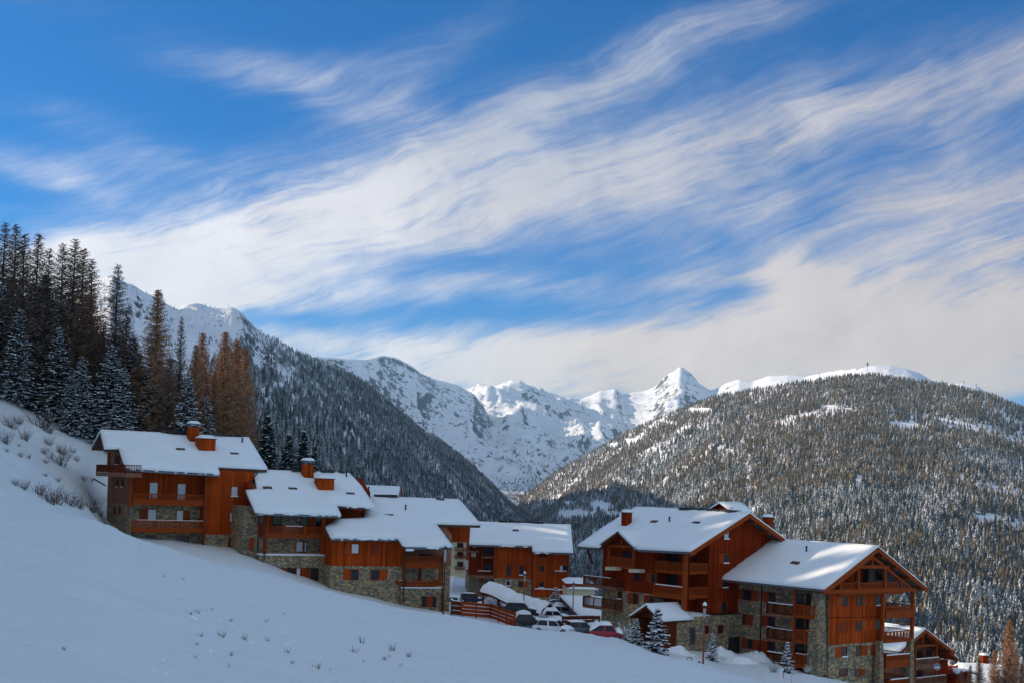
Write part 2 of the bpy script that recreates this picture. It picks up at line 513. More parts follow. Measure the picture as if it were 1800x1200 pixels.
# ---------------------------------------------------------------- mountains
class Mount:
    """height field between a base line and a skyline, both given per column; shape(s) is the rise from base to ridge"""
    def __init__(s, cols, ncol, nrow, power, amp, nsc, seed, back=.35, ext=(0, 0), oct=6, mode='ridged'):
        px = np.array([c[0] for c in cols], float)
        s.px = np.linspace(px[0], px[-1], ncol)
        yb = np.interp(s.px, px, [c[1] for c in cols]); zb = np.interp(s.px, px, [c[2] for c in cols])
        yr = np.interp(s.px, px, [c[3] for c in cols]); pr = np.interp(s.px, px, [c[4] for c in cols])
        zr = (860 + .035*(s.px - 900) - pr)/F*yr
        sv = np.linspace(0, 1 + back, nrow)[:, None]
        t = (s.px - 900)/F
        Y = yb[None] + (yr - yb)[None]*sv
        rise = np.where(sv <= 1, np.clip(sv, 0, 1)**power, 1 - 1.1*(sv - 1)**1.3)
        Z = zb[None] + (zr - zb)[None]*rise
        X = t[None]*Y
        env = np.clip(sv/.15, 0, 1)*np.clip((1.0 - sv)/.22, .10, 1)
        env = np.where(sv > 1, .25, env)
        if mode == 'ridged': nz_ = ridged(X/nsc, Y/nsc, oct, seed) - .42
        else: nz_ = fbm(X/nsc, Y/nsc, oct, seed) - .5
        Z = Z + amp*env*nz_
        s.X, s.Y, s.Z, s.sv = X, Y, Z, np.repeat(sv, ncol, 1)
    def mesh(s, name, m):
        v = np.stack([s.X, s.Y, s.Z], -1).reshape(-1, 3)
        return link(name, np_mesh(name, v, grid_faces(*s.Z.shape), [m], smooth=True), kind='structure')
    def scatter(s, n, rng, smax=1.02):
        """n points, uniform over the ground area"""
        nr, nc = s.Z.shape
        dA = np.abs((s.Y[1:, :-1] - s.Y[:-1, :-1])*(s.X[:-1, 1:] - s.X[:-1, :-1]))
        dA = dA*(s.sv[1:, :-1] <= smax)*s.bias(s)
        p = dA.ravel()/dA.sum()
        k = rng.choice(len(p), n, p=p); i, j = k//(nc - 1), k % (nc - 1)
        a, b = rng.random(n), rng.random(n)
        def bl(A): return (A[i, j]*(1 - a) + A[i, j + 1]*a)*(1 - b) + (A[i + 1, j]*(1 - a) + A[i + 1, j + 1]*a)*b
        return bl(s.X), bl(s.Y), bl(s.Z), bl(s.sv)
    bias = staticmethod(lambda s: 1/(s.Y[1:, :-1]/1000)**1.2)


def to_px(x, y, z):
    d = np.stack([x, y, z], -1)
    f = d @ np.array(_fw); r = d @ np.array(_rt); u = d @ np.array(_up)
    return 900 + F*r/f, CY - F*u/f


def far_tree_proto(rng, tiers=4, sides=6, slim=.2):
    vs, fs = [], []
    for k in range(tiers):
        z0 = .04 + .86*k/tiers; z1 = min(1, z0 + 1.55/tiers)
        r = slim*(1 - k/tiers*.86)
        b = len(vs)
        for q in range(sides):
            a = 2*math.pi*(q + .5*(k % 2) + rng.uniform(-.3, .3))/sides
            rr = r*rng.uniform(.6, 1.25)
            vs.append((rr*math.cos(a), rr*math.sin(a), z0 + rng.uniform(-.05, .05)))
        vs.append((rng.uniform(-.01, .01), rng.uniform(-.01, .01), z1))
        for q in range(sides): fs.append((b + q, b + (q + 1) % sides, b + sides))
    return np.array(vs), np.array(fs)


def forest(name, pts, heights, mats, midx, rng, label, slim=.2, tiers=4, sides=6):
    protos = [far_tree_proto(rng, tiers, sides, slim*w) for w in (.8, .95, 1.0, 1.15, 1.3, .9)]
    n = len(heights)
    which = rng.integers(0, len(protos), n); ang = rng.random(n)*6.283
    V, Fc, MI = [], [], []
    off = 0
    for k, (pv, pf) in enumerate(protos):
        sel = np.where(which == k)[0]
        if not len(sel): continue
        c, s_ = np.cos(ang[sel])[:, None], np.sin(ang[sel])[:, None]
        h = heights[sel][:, None]
        x = (pv[None, :, 0]*c - pv[None, :, 1]*s_)*h; y = (pv[None, :, 0]*s_ + pv[None, :, 1]*c)*h; z = pv[None, :, 2]*h
        v_ = np.stack([x + pts[sel, 0:1], y + pts[sel, 1:2], z + pts[sel, 2:3] - .3], -1)
        f_ = pf[None] + (np.arange(len(sel))*len(pv))[:, None, None] + off
        V.append(v_.reshape(-1, 3)); Fc.append(f_.reshape(-1, 3)); MI.append(np.repeat(midx[sel], len(pf)))
        off += len(sel)*len(pv)
    me = np_mesh(name, np.concatenate(V), np.concatenate(Fc), mats, np.concatenate(MI))
    return link(name, me, kind='stuff', label=label, cat='forest')


def frosted(name, dark, amount, sc=.9):
    """conifer foliage carrying snow in patches, more of it on what faces up"""
    m, t, p = mat(name)
    g = t.new('ShaderNodeNewGeometry'); nz = t.sep(g.outputs['Normal'])[2]
    co = t.new('ShaderNodeTexCoord').outputs['Object']
    n = t.noise(co, sc, 4, .7); n2 = t.noise(co, .02, 3, .5)
    k = t.math('ADD', t.math('MULTIPLY_ADD', n, 1.3, -.65), t.math('MULTIPLY_ADD', nz, .35, t.math('MULTIPLY_ADD', n2, .35, -.2)))
    f = t.ss(k, .34 - amount, .62 - amount)
    c = t.mix(f, dark, (.80, .81, .83))
    t.l.new(c, p.inputs['Base Color'])
    p.inputs['Roughness'].default_value = .9; p.inputs['Specular IOR Level'].default_value = .1
    return m


M_FR1 = frosted('frosted_spruce', (.028, .036, .032), .36)
M_FR2 = frosted('bare_spruce', (.028, .038, .034), .24)
M_FRL = frosted('frosted_larch', (.130, .094, .054), .18)
M_FRB = frosted('shaded_spruce', (.026, .037, .036), .36, 2.2)
M_MSNOW = snow_mat('mountain_snow', s1=.02, s2=.15, b=.3, dist=4)

# px, base Y, base z, ridge Y, ridge py
left_mt = Mount([(-500, 460, 40, 1150, 720), (-100, 460, 40, 1200, 690), (60, 460, 40, 1300, 600), (120, 462, 32, 1380, 520), (185, 465, 25, 1450, 482), (240, 480, 10, 1550, 512), (262, 480, 8, 1600, 522), (300, 490, 0, 1650, 542),
                 (318, 490, -2, 1700, 533), (335, 495, -5, 1760, 530), (352, 500, -8, 1800, 537), (378, 500, -10, 1850, 540), (398, 505, -15, 1880, 539), (412, 505, -17, 1900, 545), (440, 510, -25, 1960, 574), (470, 520, -35, 2050, 592), (505, 530, -50, 2150, 612), (550, 550, -65, 2300, 632),
                 (600, 580, -85, 2500, 655), (640, 610, -100, 2650, 678), (700, 650, -120, 2900, 722), (740, 700, -140, 3050, 757), (780, 760, -150, 3200, 782), (830, 850, -160, 3400, 818), (860, 950, -165, 3500, 846),
                 (900, 1100, -172, 3550, 884), (960, 1300, -180, 3500, 925), (1040, 1500, -190, 3400, 985)], 260, 120, 1.15, 75, 340, 5)
left_mt.mesh('left_mountain', rock_snow_mat('left_mountain_snow', .76, .83, nscale=.05))

right_mt = Mount([(800, 2300, -190, 4300, 925), (900, 2150, -185, 4250, 880), (930, 2000, -185, 4200, 868), (970, 1850, -185, 4100, 838), (1000, 1700, -180, 3950, 818), (1050, 1500, -178, 3750, 788), (1100, 1350, -175, 3600, 760),
                  (1180, 1150, -170, 3350, 724), (1250, 1000, -165, 3150, 699), (1330, 950, -165, 3000, 684), (1400, 900, -165, 2900, 673), (1480, 850, -165, 2820, 662), (1530, 830, -165, 2800, 659), (1600, 800, -165, 2760, 669),
                  (1650, 780, -165, 2720, 676), (1700, 760, -165, 2680, 686), (1740, 740, -165, 2650, 696), (1800, 720, -165, 2600, 721), (1900, 700, -165, 2450, 770), (2100, 650, -165, 2200, 850), (2500, 600, -160, 2000, 930)], 300, 150, 1.05, 70, 420, 15, mode='fbm')
right_mt.mesh('wooded_hill', M_MSNOW)

snow_mt = Mount([(300, 3800, -150, 5000, 640), (480, 3900, -150, 5200, 620), (550, 4000, -150, 5400, 623), (600, 4000, -150, 5600, 628), (638, 4050, -150, 5700, 628), (660, 4100, -150, 5800, 624), (680, 4100, -150, 5900, 630), (720, 4200, -150, 6100, 650),
                 (760, 4300, -150, 6300, 666), (800, 4400, -150, 6450, 674), (830, 4400, -140, 6500, 690), (850, 4450, -140, 6500, 716), (870, 4500, -140, 6400, 752), (890, 4500, -130, 6300, 790), (915, 4500, -120, 6200, 830), (960, 4600, -120, 6000, 860)], 300, 150, 1.35, 260, 900, 23)
snow_mt.mesh('snow_mountain', rock_snow_mat('snow_mountain_face', .775, .835, nscale=.016))

far_mt = Mount([(700, 3600, -150, 8600, 720), (800, 3600, -140, 9000, 690), (840, 3600, -140, 9000, 682), (870, 3600, -140, 9100, 680), (890, 3600, -130, 9200, 674), (912, 3600, -130, 9300, 672), (935, 3700, -120, 9400, 680), (960, 3800, -120, 9500, 690), (990, 4000, -120, 9600, 699), (1015, 4200, -110, 9700, 703), (1035, 4700, -110, 9700, 694), (1050, 4700, -110, 9700, 686), (1062, 4700, -110, 9700, 686), (1078, 4700, -110, 9700, 682), (1092, 4700, -110, 9700, 694),
                (1110, 4700, -110, 9700, 691), (1130, 4700, -110, 9600, 692), (1148, 4700, -110, 9600, 684), (1164, 4700, -110, 9500, 670), (1172, 4700, -110, 9500, 661), (1180, 4700, -110, 9500, 657), (1190, 4700, -110, 9500, 649), (1200, 4700, -110, 9500, 653), (1210, 4700, -110, 9500, 662), (1226, 4700, -110, 9400, 676), (1246, 4700, -110, 9400, 686),
                (1275, 4700, -110, 9300, 672), (1295, 4700, -100, 9200, 667), (1320, 4700, -100, 9200, 669), (1350, 4600, -100, 9000, 661), (1380, 4600, -100, 8900, 659), (1410, 4500, -100, 8800, 663), (1450, 4400, -100, 8500, 655),
                (1500, 4200, -100, 8000, 646), (1800, 4000, -100, 7000, 800), (2100, 4000, -100, 7000, 860)], 420, 190, 1.1, 330, 1100, 41, oct=7)
far_mt.mesh('far_peaks', rock_snow_mat('far_peak_snow', .79, .85, nscale=.009, veg=(-60, 90)))
dome = Mount([(1440, 2900, 150, 3900, 680), (1480, 2900, 150, 3900, 659), (1510, 2900, 150, 3900, 645), (1535, 2900, 150, 3900, 640), (1560, 2900, 150, 3900, 641), (1590, 2900, 150, 3900, 647), (1612, 2900, 150, 3900, 654), (1635, 2900, 150, 3900, 668), (1660, 2900, 150, 3900, 672), (1690, 2900, 150, 3850, 672), (1715, 2900, 150, 3800, 677), (1735, 2900, 150, 3750, 690), (1790, 2900, 150, 3700, 740)], 140, 60, .8, 24, 260, 61)
dome.mesh('summit_snowfield', M_MSNOW)
# valley floor, under everything
vx = np.linspace(-9000, 9000, 60); vy = np.linspace(420, 12000, 60)
VX, VY = np.meshgrid(vx, vy)
VZ = np.where(VY < 700, -150 - (VY - 420)*.2, -205 - 0*VY)
link('valley_floor', np_mesh('valley_floor', np.stack([VX, VY, VZ], -1).reshape(-1, 3), grid_faces(*VX.shape), [M_MSNOW], smooth=True), kind='structure')

rng = np.random.default_rng(5)
QF = .8
# forest on the right-hand hill
x, y, z, s = right_mt.scatter(int(105000*QF), rng)
px, py = to_px(x, y, z)
keep = (px > 780) & (px < 2150) & (py < 1300)
clear = np.zeros(len(x), bool)
for cx, cy, rx, ry in ((1590, 748, 34, 10), (1510, 845, 9, 16), (1320, 860, 18, 7), (1645, 706, 12, 3), (1735, 915, 40, 12), (1790, 925, 30, 10), (1230, 722, 26, 6), (1180, 745, 12, 4), (1110, 775, 12, 5), (1080, 782, 12, 4), (1055, 890, 26, 11), (1010, 905, 40, 11), (1000, 885, 14, 5), (1460, 715, 20, 4), (1285, 800, 10, 4), (1480, 910, 12, 6), (1545, 678, 22, 3), (1080, 905, 20, 7)):
    clear |= ((px - cx)/rx)**2 + ((py - cy)/ry)**2 < rng.uniform(.5, 1.3, len(x))
keep &= ~clear
dn = fbm(x/140, y/140, 4, 77)
keep &= (rng.random(len(x)) < np.clip(1.25 - 1.6*np.clip(dn - .55, 0, 1)*3, .15, 1))
x, y, z, s, px, py = (a[keep] for a in (x, y, z, s, px, py))
hgt = rng.uniform(.55, 1.15, len(x))*(13 + 4.5*np.clip((1 - s), 0, 1))
lz = fbm(x/260, y/260, 3, 91)
larch = rng.random(len(x)) < np.clip((s - .25)*1.2 + (lz - .5)*2.4, .04, .62)
mi = np.where(larch, 2, np.where(rng.random(len(x)) < .72, 0, 1))
forest('hillside_forest', np.stack([x, y, z], -1), hgt, [M_FR1, M_FR2, M_FRL], mi, rng, 'dense frosted spruce and larch forest covering the wide sunlit hill', .205)
# forest on the shaded mountain
x, y, z, s = left_mt.scatter(int(125000*QF), rng)
px, py = to_px(x, y, z)
keep = (px > 150) & (px < 1040) & (py < 1000)
hi = np.interp(px, [300, 400, 440, 500, 560, 700], [640, 600, 580, 585, 595, 600])
tl = (py - hi)/45
keep &= rng.random(len(x)) < np.clip(tl, .03, 1)**.8
for cx, cy, rx, ry in ((490, 685, 16, 11), (455, 640, 20, 22), (515, 718, 10, 8), (500, 655, 26, 9), (470, 770, 5, 14), (605, 800, 6, 16), (860, 830, 18, 7), (900, 838, 40, 7), (905, 870, 8, 8)):
    keep &= ~(((px - cx)/rx)**2 + ((py - cy)/ry)**2 < rng.uniform(.4, 1.4, len(x)))
x, y, z, s, px, py = (a[keep] for a in (x, y, z, s, px, py))
hi = np.interp(px, [300, 400, 440, 500, 560, 700], [640, 600, 580, 585, 595, 600])
hgt = rng.uniform(.55, 1.15, len(x))*12.5*np.clip((py - hi + 40)/110, .35, 1)
forest('mountain_forest', np.stack([x, y, z], -1), hgt, [M_FRB, M_FR2], (rng.random(len(x)) < .35).astype(int), rng, 'dark shaded conifer forest on the steep mountain flank behind the chalets', .19)
# scattered trees in the upper valley
x, y, z, s = far_mt.scatter(9000, rng, .45)
px, py = to_px(x, y, z)
dn = fbm(x/300, y/300, 4, 7)
keep = (px > 780) & (px < 1200) & (py > 735) & (rng.random(len(x)) < np.clip((dn - .42)*5, 0, 1)*np.clip((py - 735)/60, 0, 1))
forest('upper_valley_trees', np.stack([x, y, z], -1)[keep], rng.uniform(8, 17, keep.sum()), [M_FR2, M_FRL], (rng.random(keep.sum()) < .4).astype(int), rng, 'sparse dark woodland dotted over the sunny snow slopes below the far peaks', .2, 3, 5)

# the wood carries on up the hill beside the chalets, out to the brow
n = 2600
ty = rng.uniform(12, 330, n); tx = -np.minimum(ty*.42 + rng.random(n)*340, 340)
need = np.where(ty < 90, -85, -60)
k = (tx < need) & (tx < -.43*ty - 3)
tx, ty = tx[k], ty[k]
tz = np.array([GR(a, b) for a, b in zip(tx, ty)])
pts = np.stack([tx, ty, tz], -1)
forest('hill_forest', pts, rng.uniform(15.4, 24.2, len(tx))*np.clip(1.35 - (ty - 150)/90, .6, 1), [M_FRB, M_FR2, M_FRL], rng.integers(0, 3, len(tx)), rng, 'conifer wood continuing up the snowy hill beside the highest chalet', .17, 6, 7)

# the depth of the wood behind its front rows
n = 170
ipx = rng.uniform(-40, 340, n); iy = rng.uniform(190, 238, n)
ix = (ipx - 900)/F*iy; iz = np.array([GR(a, b) for a, b in zip(ix, iy)])
sk = np.interp(ipx, [-40, 60, 150, 210, 280, 330], [480, 500, 560, 610, 650, 690]) + rng.uniform(-10, 60, n)
ih = (860 + .035*(ipx - 900) - sk)/F*iy - iz
k = ih > 5
forest('wood_interior', np.stack([ix, iy, iz], -1)[k], ih[k], [M_FRB, M_FR2, M_FRL], rng.integers(0, 3, k.sum()), rng, 'dark depth of the conifer wood behind its front rows of larches', .15, 7, 7)
# ---------------------------------------------------------------- building kit
def add_box(bm, u0, u1, v0, v1, w0, w1):
    if u0 > u1: u0, u1 = u1, u0
    if v0 > v1: v0, v1 = v1, v0
    if w0 > w1: w0, w1 = w1, w0
    vs = [bm.verts.new(p) for p in ((u0, v0, w0), (u1, v0, w0), (u1, v1, w0), (u0, v1, w0), (u0, v0, w1), (u1, v0, w1), (u1, v1, w1), (u0, v1, w1))]
    for f in ((3, 2, 1, 0), (4, 5, 6, 7), (0, 1, 5, 4), (1, 2, 6, 5), (2, 3, 7, 6), (3, 0, 4, 7)):
        bm.faces.new([vs[i] for i in f])


def add_bar(bm, p, q, w=.14, h=.14):
    p, q = Vector(p), Vector(q)
    d = (q - p).normalized()
    up = Vector((0, 0, 1)) if abs(d.z) < .95 else Vector((0, 1, 0))
    s = d.cross(up).normalized()*w/2; t = s.normalized().cross(d).normalized()*h/2
    vs = [bm.verts.new(c + a*s + b*t) for c in (p, q) for a, b in ((-1, -1), (1, -1), (1, 1), (-1, 1))]
    for f in ((0, 1, 2, 3), (7, 6, 5, 4), (0, 4, 5, 1), (1, 5, 6, 2), (2, 6, 7, 3), (3, 7, 4, 0)):
        bm.faces.new([vs[i] for i in f])


def add_prism(bm, poly, axis, a0, a1):
    """poly: 2D outline in the plane across the axis (axis 0: (v,w), axis 1: (u,w), axis 2: (u,v))"""
    def mk(p, a):
        return ((a, p[0], p[1]), (p[0], a, p[1]), (p[0], p[1], a))[axis]
    lo = [bm.verts.new(mk(p, a0)) for p in poly]; hi = [bm.verts.new(mk(p, a1)) for p in poly]
    n = len(poly)
    bm.faces.new(lo); bm.faces.new(hi[::-1])
    for i in range(n): bm.faces.new((lo[i], hi[i], hi[(i + 1) % n], lo[(i + 1) % n]))


def add_tube(bm, pts, rads, seg=8):
    rings = []
    for i, p in enumerate(pts):
        p = Vector(p)
        d = (Vector(pts[min(i + 1, len(pts) - 1)]) - Vector(pts[max(i - 1, 0)])).normalized()
        a = d.cross(Vector((.3, .9, .2)) if abs(d.y) < .9 else Vector((1, 0, 0))).normalized(); b = d.cross(a)
        rings.append([bm.verts.new(p + (a*math.cos(6.2832*k/seg) + b*math.sin(6.2832*k/seg))*rads[i]) for k in range(seg)])
    for r0, r1 in zip(rings, rings[1:]):
        for k in range(seg): bm.faces.new((r0[k], r0[(k + 1) % seg], r1[(k + 1) % seg], r1[k]))
    bm.faces.new(rings[0][::-1]); bm.faces.new(rings[-1])


def finish(bm, name, m, parent=None, smooth=False, bevel=0, **kw):
    bmesh.ops.recalc_face_normals(bm, faces=bm.faces)
    me = bpy.data.meshes.new(name); bm.to_mesh(me); bm.free()
    for k in (m if isinstance(m, (list, tuple)) else [m]): me.materials.append(k)
    if smooth: me.polygons.foreach_set('use_smooth', [True]*len(me.polygons))
    o = link(name, me, parent, **kw)
    if bevel:
        md = o.modifiers.new('soft_edges', 'BEVEL'); md.width = bevel; md.segments = 2; md.limit_method = 'ANGLE'
    return o


def pt_seg(p, a, b):
    ab = b - a; L = ab.length_squared
    t = 0 if L == 0 else min(1, max(0, (p - a).dot(ab)/L))
    return (p - a - ab*t).length


def snow_sheet(pts, n, th, parent, name='snow_cover', cell=.8, rag=.025, m=None, edge=.55):
    """snow lying on a plane polygon: pts are the TOP outline; thickness th goes down along n"""
    n = Vector(n).normalized(); c0 = pts[0]
    a = Vector((1, 0, 0)) - n*n.x
    if a.length < .1: a = Vector((0, 1, 0)) - n*n.y
    a.normalize(); b = n.cross(a)
    q = [Vector(((p - c0).dot(a), (p - c0).dot(b))) for p in pts]
    bm = bmesh.new()
    f = bm.faces.new([bm.verts.new((x.x, x.y, 0)) for x in q])
    bmesh.ops.triangulate(bm, faces=[f])
    for _ in range(7):
        es = [e for e in bm.edges if e.calc_length() > cell*1.5]
        if not es: break
        bmesh.ops.subdivide_edges(bm, edges=es, cuts=1)
        bmesh.ops.triangulate(bm, faces=[f for f in bm.faces if len(f.verts) > 3])
    bmesh.ops.beautify_fill(bm, faces=bm.faces, edges=[e for e in bm.edges if not e.is_boundary])
    bound = {v for e in bm.edges if e.is_boundary for v in e.verts}
    bedges = [e for e in bm.edges if e.is_boundary]
    seed = random.random()*90
    def nz(x, y): return float(fbm(np.array(x*.9 + seed), np.array(y*.9), 3, 5)) - .5
    hgt = {}
    for v in bm.verts:
        p = Vector((v.co.x, v.co.y))
        d = 0 if v in bound else min(pt_seg(p, q[i], q[(i + 1) % len(q)]) for i in range(len(q)))
        k = 1 - math.exp(-d/.32)
        hgt[v] = -th*(1 - edge)*(1 - k) + nz(p.x*.5, p.y*.5)*.30*k
    low = {}
    for v in bound:
        p = Vector((v.co.x, v.co.y))
        w = nz(p.x*2.2 + 5, p.y*2.2)*rag*2
        r = Vector((nz(p.x*3, 7), nz(9, p.y*3)))*rag
        v.co.x += r.x; v.co.y += r.y
        low[v] = bm.verts.new((v.co.x*1, v.co.y*1, -th + w*.3)); hgt[v] += w
        hgt[low[v]] = None
    for e in bedges:
        x, y = e.verts
        bm.faces.new((x, y, low[y], low[x]))
    for v in bm.verts:
        z = hgt[v] if hgt.get(v) is not None else v.co.z
        v.co = c0 + a*v.co.x + b*v.co.y + n*z
    return finish(bm, name, m or M_RSNOW, parent, smooth=True)


class House:
    def __init__(s, name, label, px, py, Y, psi, cat='chalet', group=None):
        s.O = P(px, py, Y); s.psi = R(psi)
        s.root = empty(name, s.O, s.psi, label=label, cat=cat, group=group)
        s.rot = Matrix.Rotation(-s.psi, 3, 'Z')
        s.cam = s.rot @ (-s.O)
    def loc(s, p): return s.rot @ (Vector(p) - s.O)
    def hitn(s, px, py, n, d):
        r = s.rot @ P(px, py, 100)
        n = Vector(n)
        return s.cam + r*((d - n.dot(s.cam))/n.dot(r))
    def hit(s, p, ax, c):
        n = [0, 0, 0]; n[ax] = 1
        return s.hitn(p[0], p[1], n, c)
    def ground(s, u, v):
        w = Matrix.Rotation(s.psi, 3, 'Z') @ Vector((u, v, 0)) + s.O
        return GR(w.x, w.y) - s.O.z
    # ---- roof ------------------------------------------------------------
    def set_roof(s, ridge, r0, wr, tan, th=.40, slab=.26):
        """ridge: axis the ridge runs along (0 or 1); r0, wr: its place across and height of the snow top"""
        s.rax, s.r0, s.wr, s.tan, s.th, s.slab = ridge, r0, wr, tan, th, slab
        s.nf = Vector((0, -tan, 1)).normalized() if ridge == 0 else Vector((-tan, 0, 1)).normalized()
        s.nb = Vector((0, tan, 1)).normalized() if ridge == 0 else Vector((tan, 0, 1)).normalized()
        s.pr = Vector((0, r0, wr)) if ridge == 0 else Vector((r0, 0, wr))
    def top(s, x):          # underside of the roof boards at x across the ridge
        return s.wr - abs(x - s.r0)*s.tan - (s.th + s.slab)*math.sqrt(1 + s.tan**2) - .01
    def on_front(s, px, py): return s.hitn(px, py, s.nf, s.nf.dot(s.pr))
    def on_back(s, px, py): return s.hitn(px, py, s.nb, s.nb.dot(s.pr))
    def roof(s, poly, back, back_snow=True):
        """poly: front snow outline in pixels; back: (a0, a1, x) along-ridge range and the far eave's position across"""
        pts = [s.on_front(*p) for p in poly]
        # keep the ridge edge on the ridge
        for p in pts:
            k = p[1 - s.rax]
            if k > s.r0 - .9:
                p[1 - s.rax] = s.r0; p.z = s.wr
        bm = bmesh.new()
        s._slab(bm, pts, s.nf)
        a0, a1, x = back
        rp = [p[s.rax] for p in pts if abs(p[1 - s.rax] - s.r0) < .01]
        a0, a1 = min(rp), max(rp)
        zz = s.wr - (x - s.r0)*s.tan
        if s.rax == 0: bq = [Vector((a0, s.r0, s.wr)), Vector((a1, s.r0, s.wr)), Vector((a1, x, zz)), Vector((a0, x, zz))]
        else: bq = [Vector((s.r0, a0, s.wr)), Vector((s.r0, a1, s.wr)), Vector((x, a1, zz)), Vector((x, a0, zz))]
        s._slab(bm, bq, s.nb)
        s.roof_o = finish(bm, 'roof', M_FASCIA, s.root)
        snow_sheet(pts, s.nf, s.th, s.roof_o)
        if back_snow: snow_sheet(bq, s.nb, s.th, s.roof_o, cell=1.6)
        s.pts = pts
        return pts
    def _slab(s, bm, pts, n):
        lo = [bm.verts.new(p - n*(s.th + s.slab)) for p in pts]; hi = [bm.verts.new(p - n*(s.th - .004)) for p in pts]
        k = len(pts)
        bm.faces.new(lo); bm.faces.new(hi[::-1])
        for i in range(k): bm.faces.new((lo[i], hi[i], hi[(i + 1) % k], lo[(i + 1) % k]))
    # ---- walls -----------------------------------------------------------
    def mass(s, name, m, u0, u1, v0, v1, w0, w1=None):
        bm = bmesh.new()
        if w1 is not None: add_box(bm, u0, u1, v0, v1, w0, w1)
        elif s.rax == 0:
            poly = [(v0, w0), (v1, w0), (v1, s.top(v1))] + ([(s.r0, s.top(s.r0))] if v0 < s.r0 < v1 else []) + [(v0, s.top(v0))]
            add_prism(bm, poly, 0, u0, u1)
        else:
            poly = [(u0, w0), (u1, w0), (u1, s.top(u1))] + ([(s.r0, s.top(s.r0))] if u0 < s.r0 < u1 else []) + [(u0, s.top(u0))]
            add_prism(bm, poly, 1, v0, v1)
        return finish(bm, name, m, s.root)
    def _b(s, bm, ax, c, a0, a1, w0, w1, d0, d1):
        """box on a wall plane: a along the wall, d outwards"""
        if ax == 1: add_box(bm, a0, a1, c - d1, c - d0, w0, w1)
        else: add_box(bm, c - d1, c - d0, a0, a1, w0, w1)
    def rect(s, p, q, ax, c):
        xm, ym = (p[0] + q[0])/2, (p[1] + q[1])/2
        k = 0 if ax == 1 else 1
        a = sorted((s.hit((p[0], ym), ax, c)[k], s.hit((q[0], ym), ax, c)[k]))
        return a[0], a[1], s.hit((xm, q[1]), ax, c).z, s.hit((xm, p[1]), ax, c).z
    def win(s, p, q, ax, c, sh='', glass=None, fm=None, shm=None, kind='window', bars=True, fw=.09, sw=None):
        a0, a1, w0, w1 = s.rect(p, q, ax, c)
        bm = bmesh.new()
        s._b(bm, ax, c, a0 - fw, a0, w0 - fw, w1 + fw, -.02, .07); s._b(bm, ax, c, a1, a1 + fw, w0 - fw, w1 + fw, -.02, .07)
        s._b(bm, ax, c, a0, a1, w1, w1 + fw, -.02, .07); s._b(bm, ax, c, a0, a1, w0 - fw, w0, -.02, .09)
        if bars and a1 - a0 > .75:
            mid = (a0 + a1)/2
            s._b(bm, ax, c, mid - .035, mid + .035, w0, w1, .0, .05)
        o = finish(bm, kind, fm or M_BEAM, s.root)
        bm = bmesh.new(); s._b(bm, ax, c, a0, a1, w0, w1, -.02, .018); finish(bm, 'pane', glass or M_GLASS, o)
        if w1 - w0 < 1.5 and random.random() < .35:
            bm = bmesh.new(); s._b(bm, ax, c, a0 - .08, a1 + .08, w0 - fw + .012, w0 + .05, .094, .15); finish(bm, 'sill_snow', M_RSNOW, o)
        wd = sw or (a1 - a0)*.95
        for k in sh:
            lft = (k == 'l') == (ax == 1)
            b0, b1 = (a0 - fw - .01 - wd, a0 - fw - .01) if lft else (a1 + fw + .01, a1 + fw + .01 + wd)
            bm = bmesh.new(); s._b(bm, ax, c, b0, b1, w0 - .05, w1 + .05, .004, .055)
            for zz in (.2, .75): s._b(bm, ax, c, b0 + .04, b1 - .04, w0 + (w1 - w0)*zz, w0 + (w1 - w0)*zz + .09, .056, .085)
            finish(bm, 'shutter', shm or M_SHUT, o)
        return o
    def shutter(s, p, q, ax, c, m=None):
        a0, a1, w0, w1 = s.rect(p, q, ax, c)
        bm = bmesh.new(); s._b(bm, ax, c, a0, a1, w0, w1, .004, .06)
        for zz in (.2, .75): s._b(bm, ax, c, a0 + .05, a1 - .05, w0 + (w1 - w0)*zz, w0 + (w1 - w0)*zz + .09, .061, .09)
        return finish(bm, 'shutter', m or M_SHUTR, s.root)
    def balcony(s, p, q, ax, c, back, frac=.62, posts=4, m=None, ends=True, snow=.5, fascia=True, slat=.17):
        """p top-left of the rail, q bottom-right of the floor edge, on the plane c; the floor runs back to 'back'"""
        m = m or M_BEAM
        a0, a1, w0, w1 = s.rect(p, q, ax, c)
        dp = back - c
        wf = w0 + .22
        bm = bmesh.new()
        s._b(bm, ax, c, a0, a1, w0, wf, -dp, 0)
        wr0 = w1 - (w1 - w0)*frac
        if fascia:
            s._b(bm, ax, c, a0, a1, wf + .01, wr0, -.05, 0)
            if ends:
                s._b(bm, ax, c, a0, a0 + .05, wf + .01, wr0, -dp, -.051); s._b(bm, ax, c, a1 - .05, a1, wf + .01, wr0, -dp, -.051)
        o = finish(bm, 'balcony', M_WOODG if m is M_BEAMD else m, s.root)
        bm = bmesh.new()
        s._b(bm, ax, c, a0, a1, w1 - .09, w1, -.09, .03)
        s._b(bm, ax, c, a0, a1, wr0 + .03, wr0 + .10, -.06, -.01)
        for k in range(posts):
            x = a0 + .05 + (a1 - a0 - .1)*k/(posts - 1)
            s._b(bm, ax, c, x - .05, x + .05, wf, w1 - .09, -.085, .025)
        nb = max(2, int((a1 - a0)/slat))
        for k in range(nb):
            x = a0 + (a1 - a0)*(k + .5)/nb
            s._b(bm, ax, c, x - slat*.21, x + slat*.21, wr0 + .10, w1 - .09, -.05, -.02)
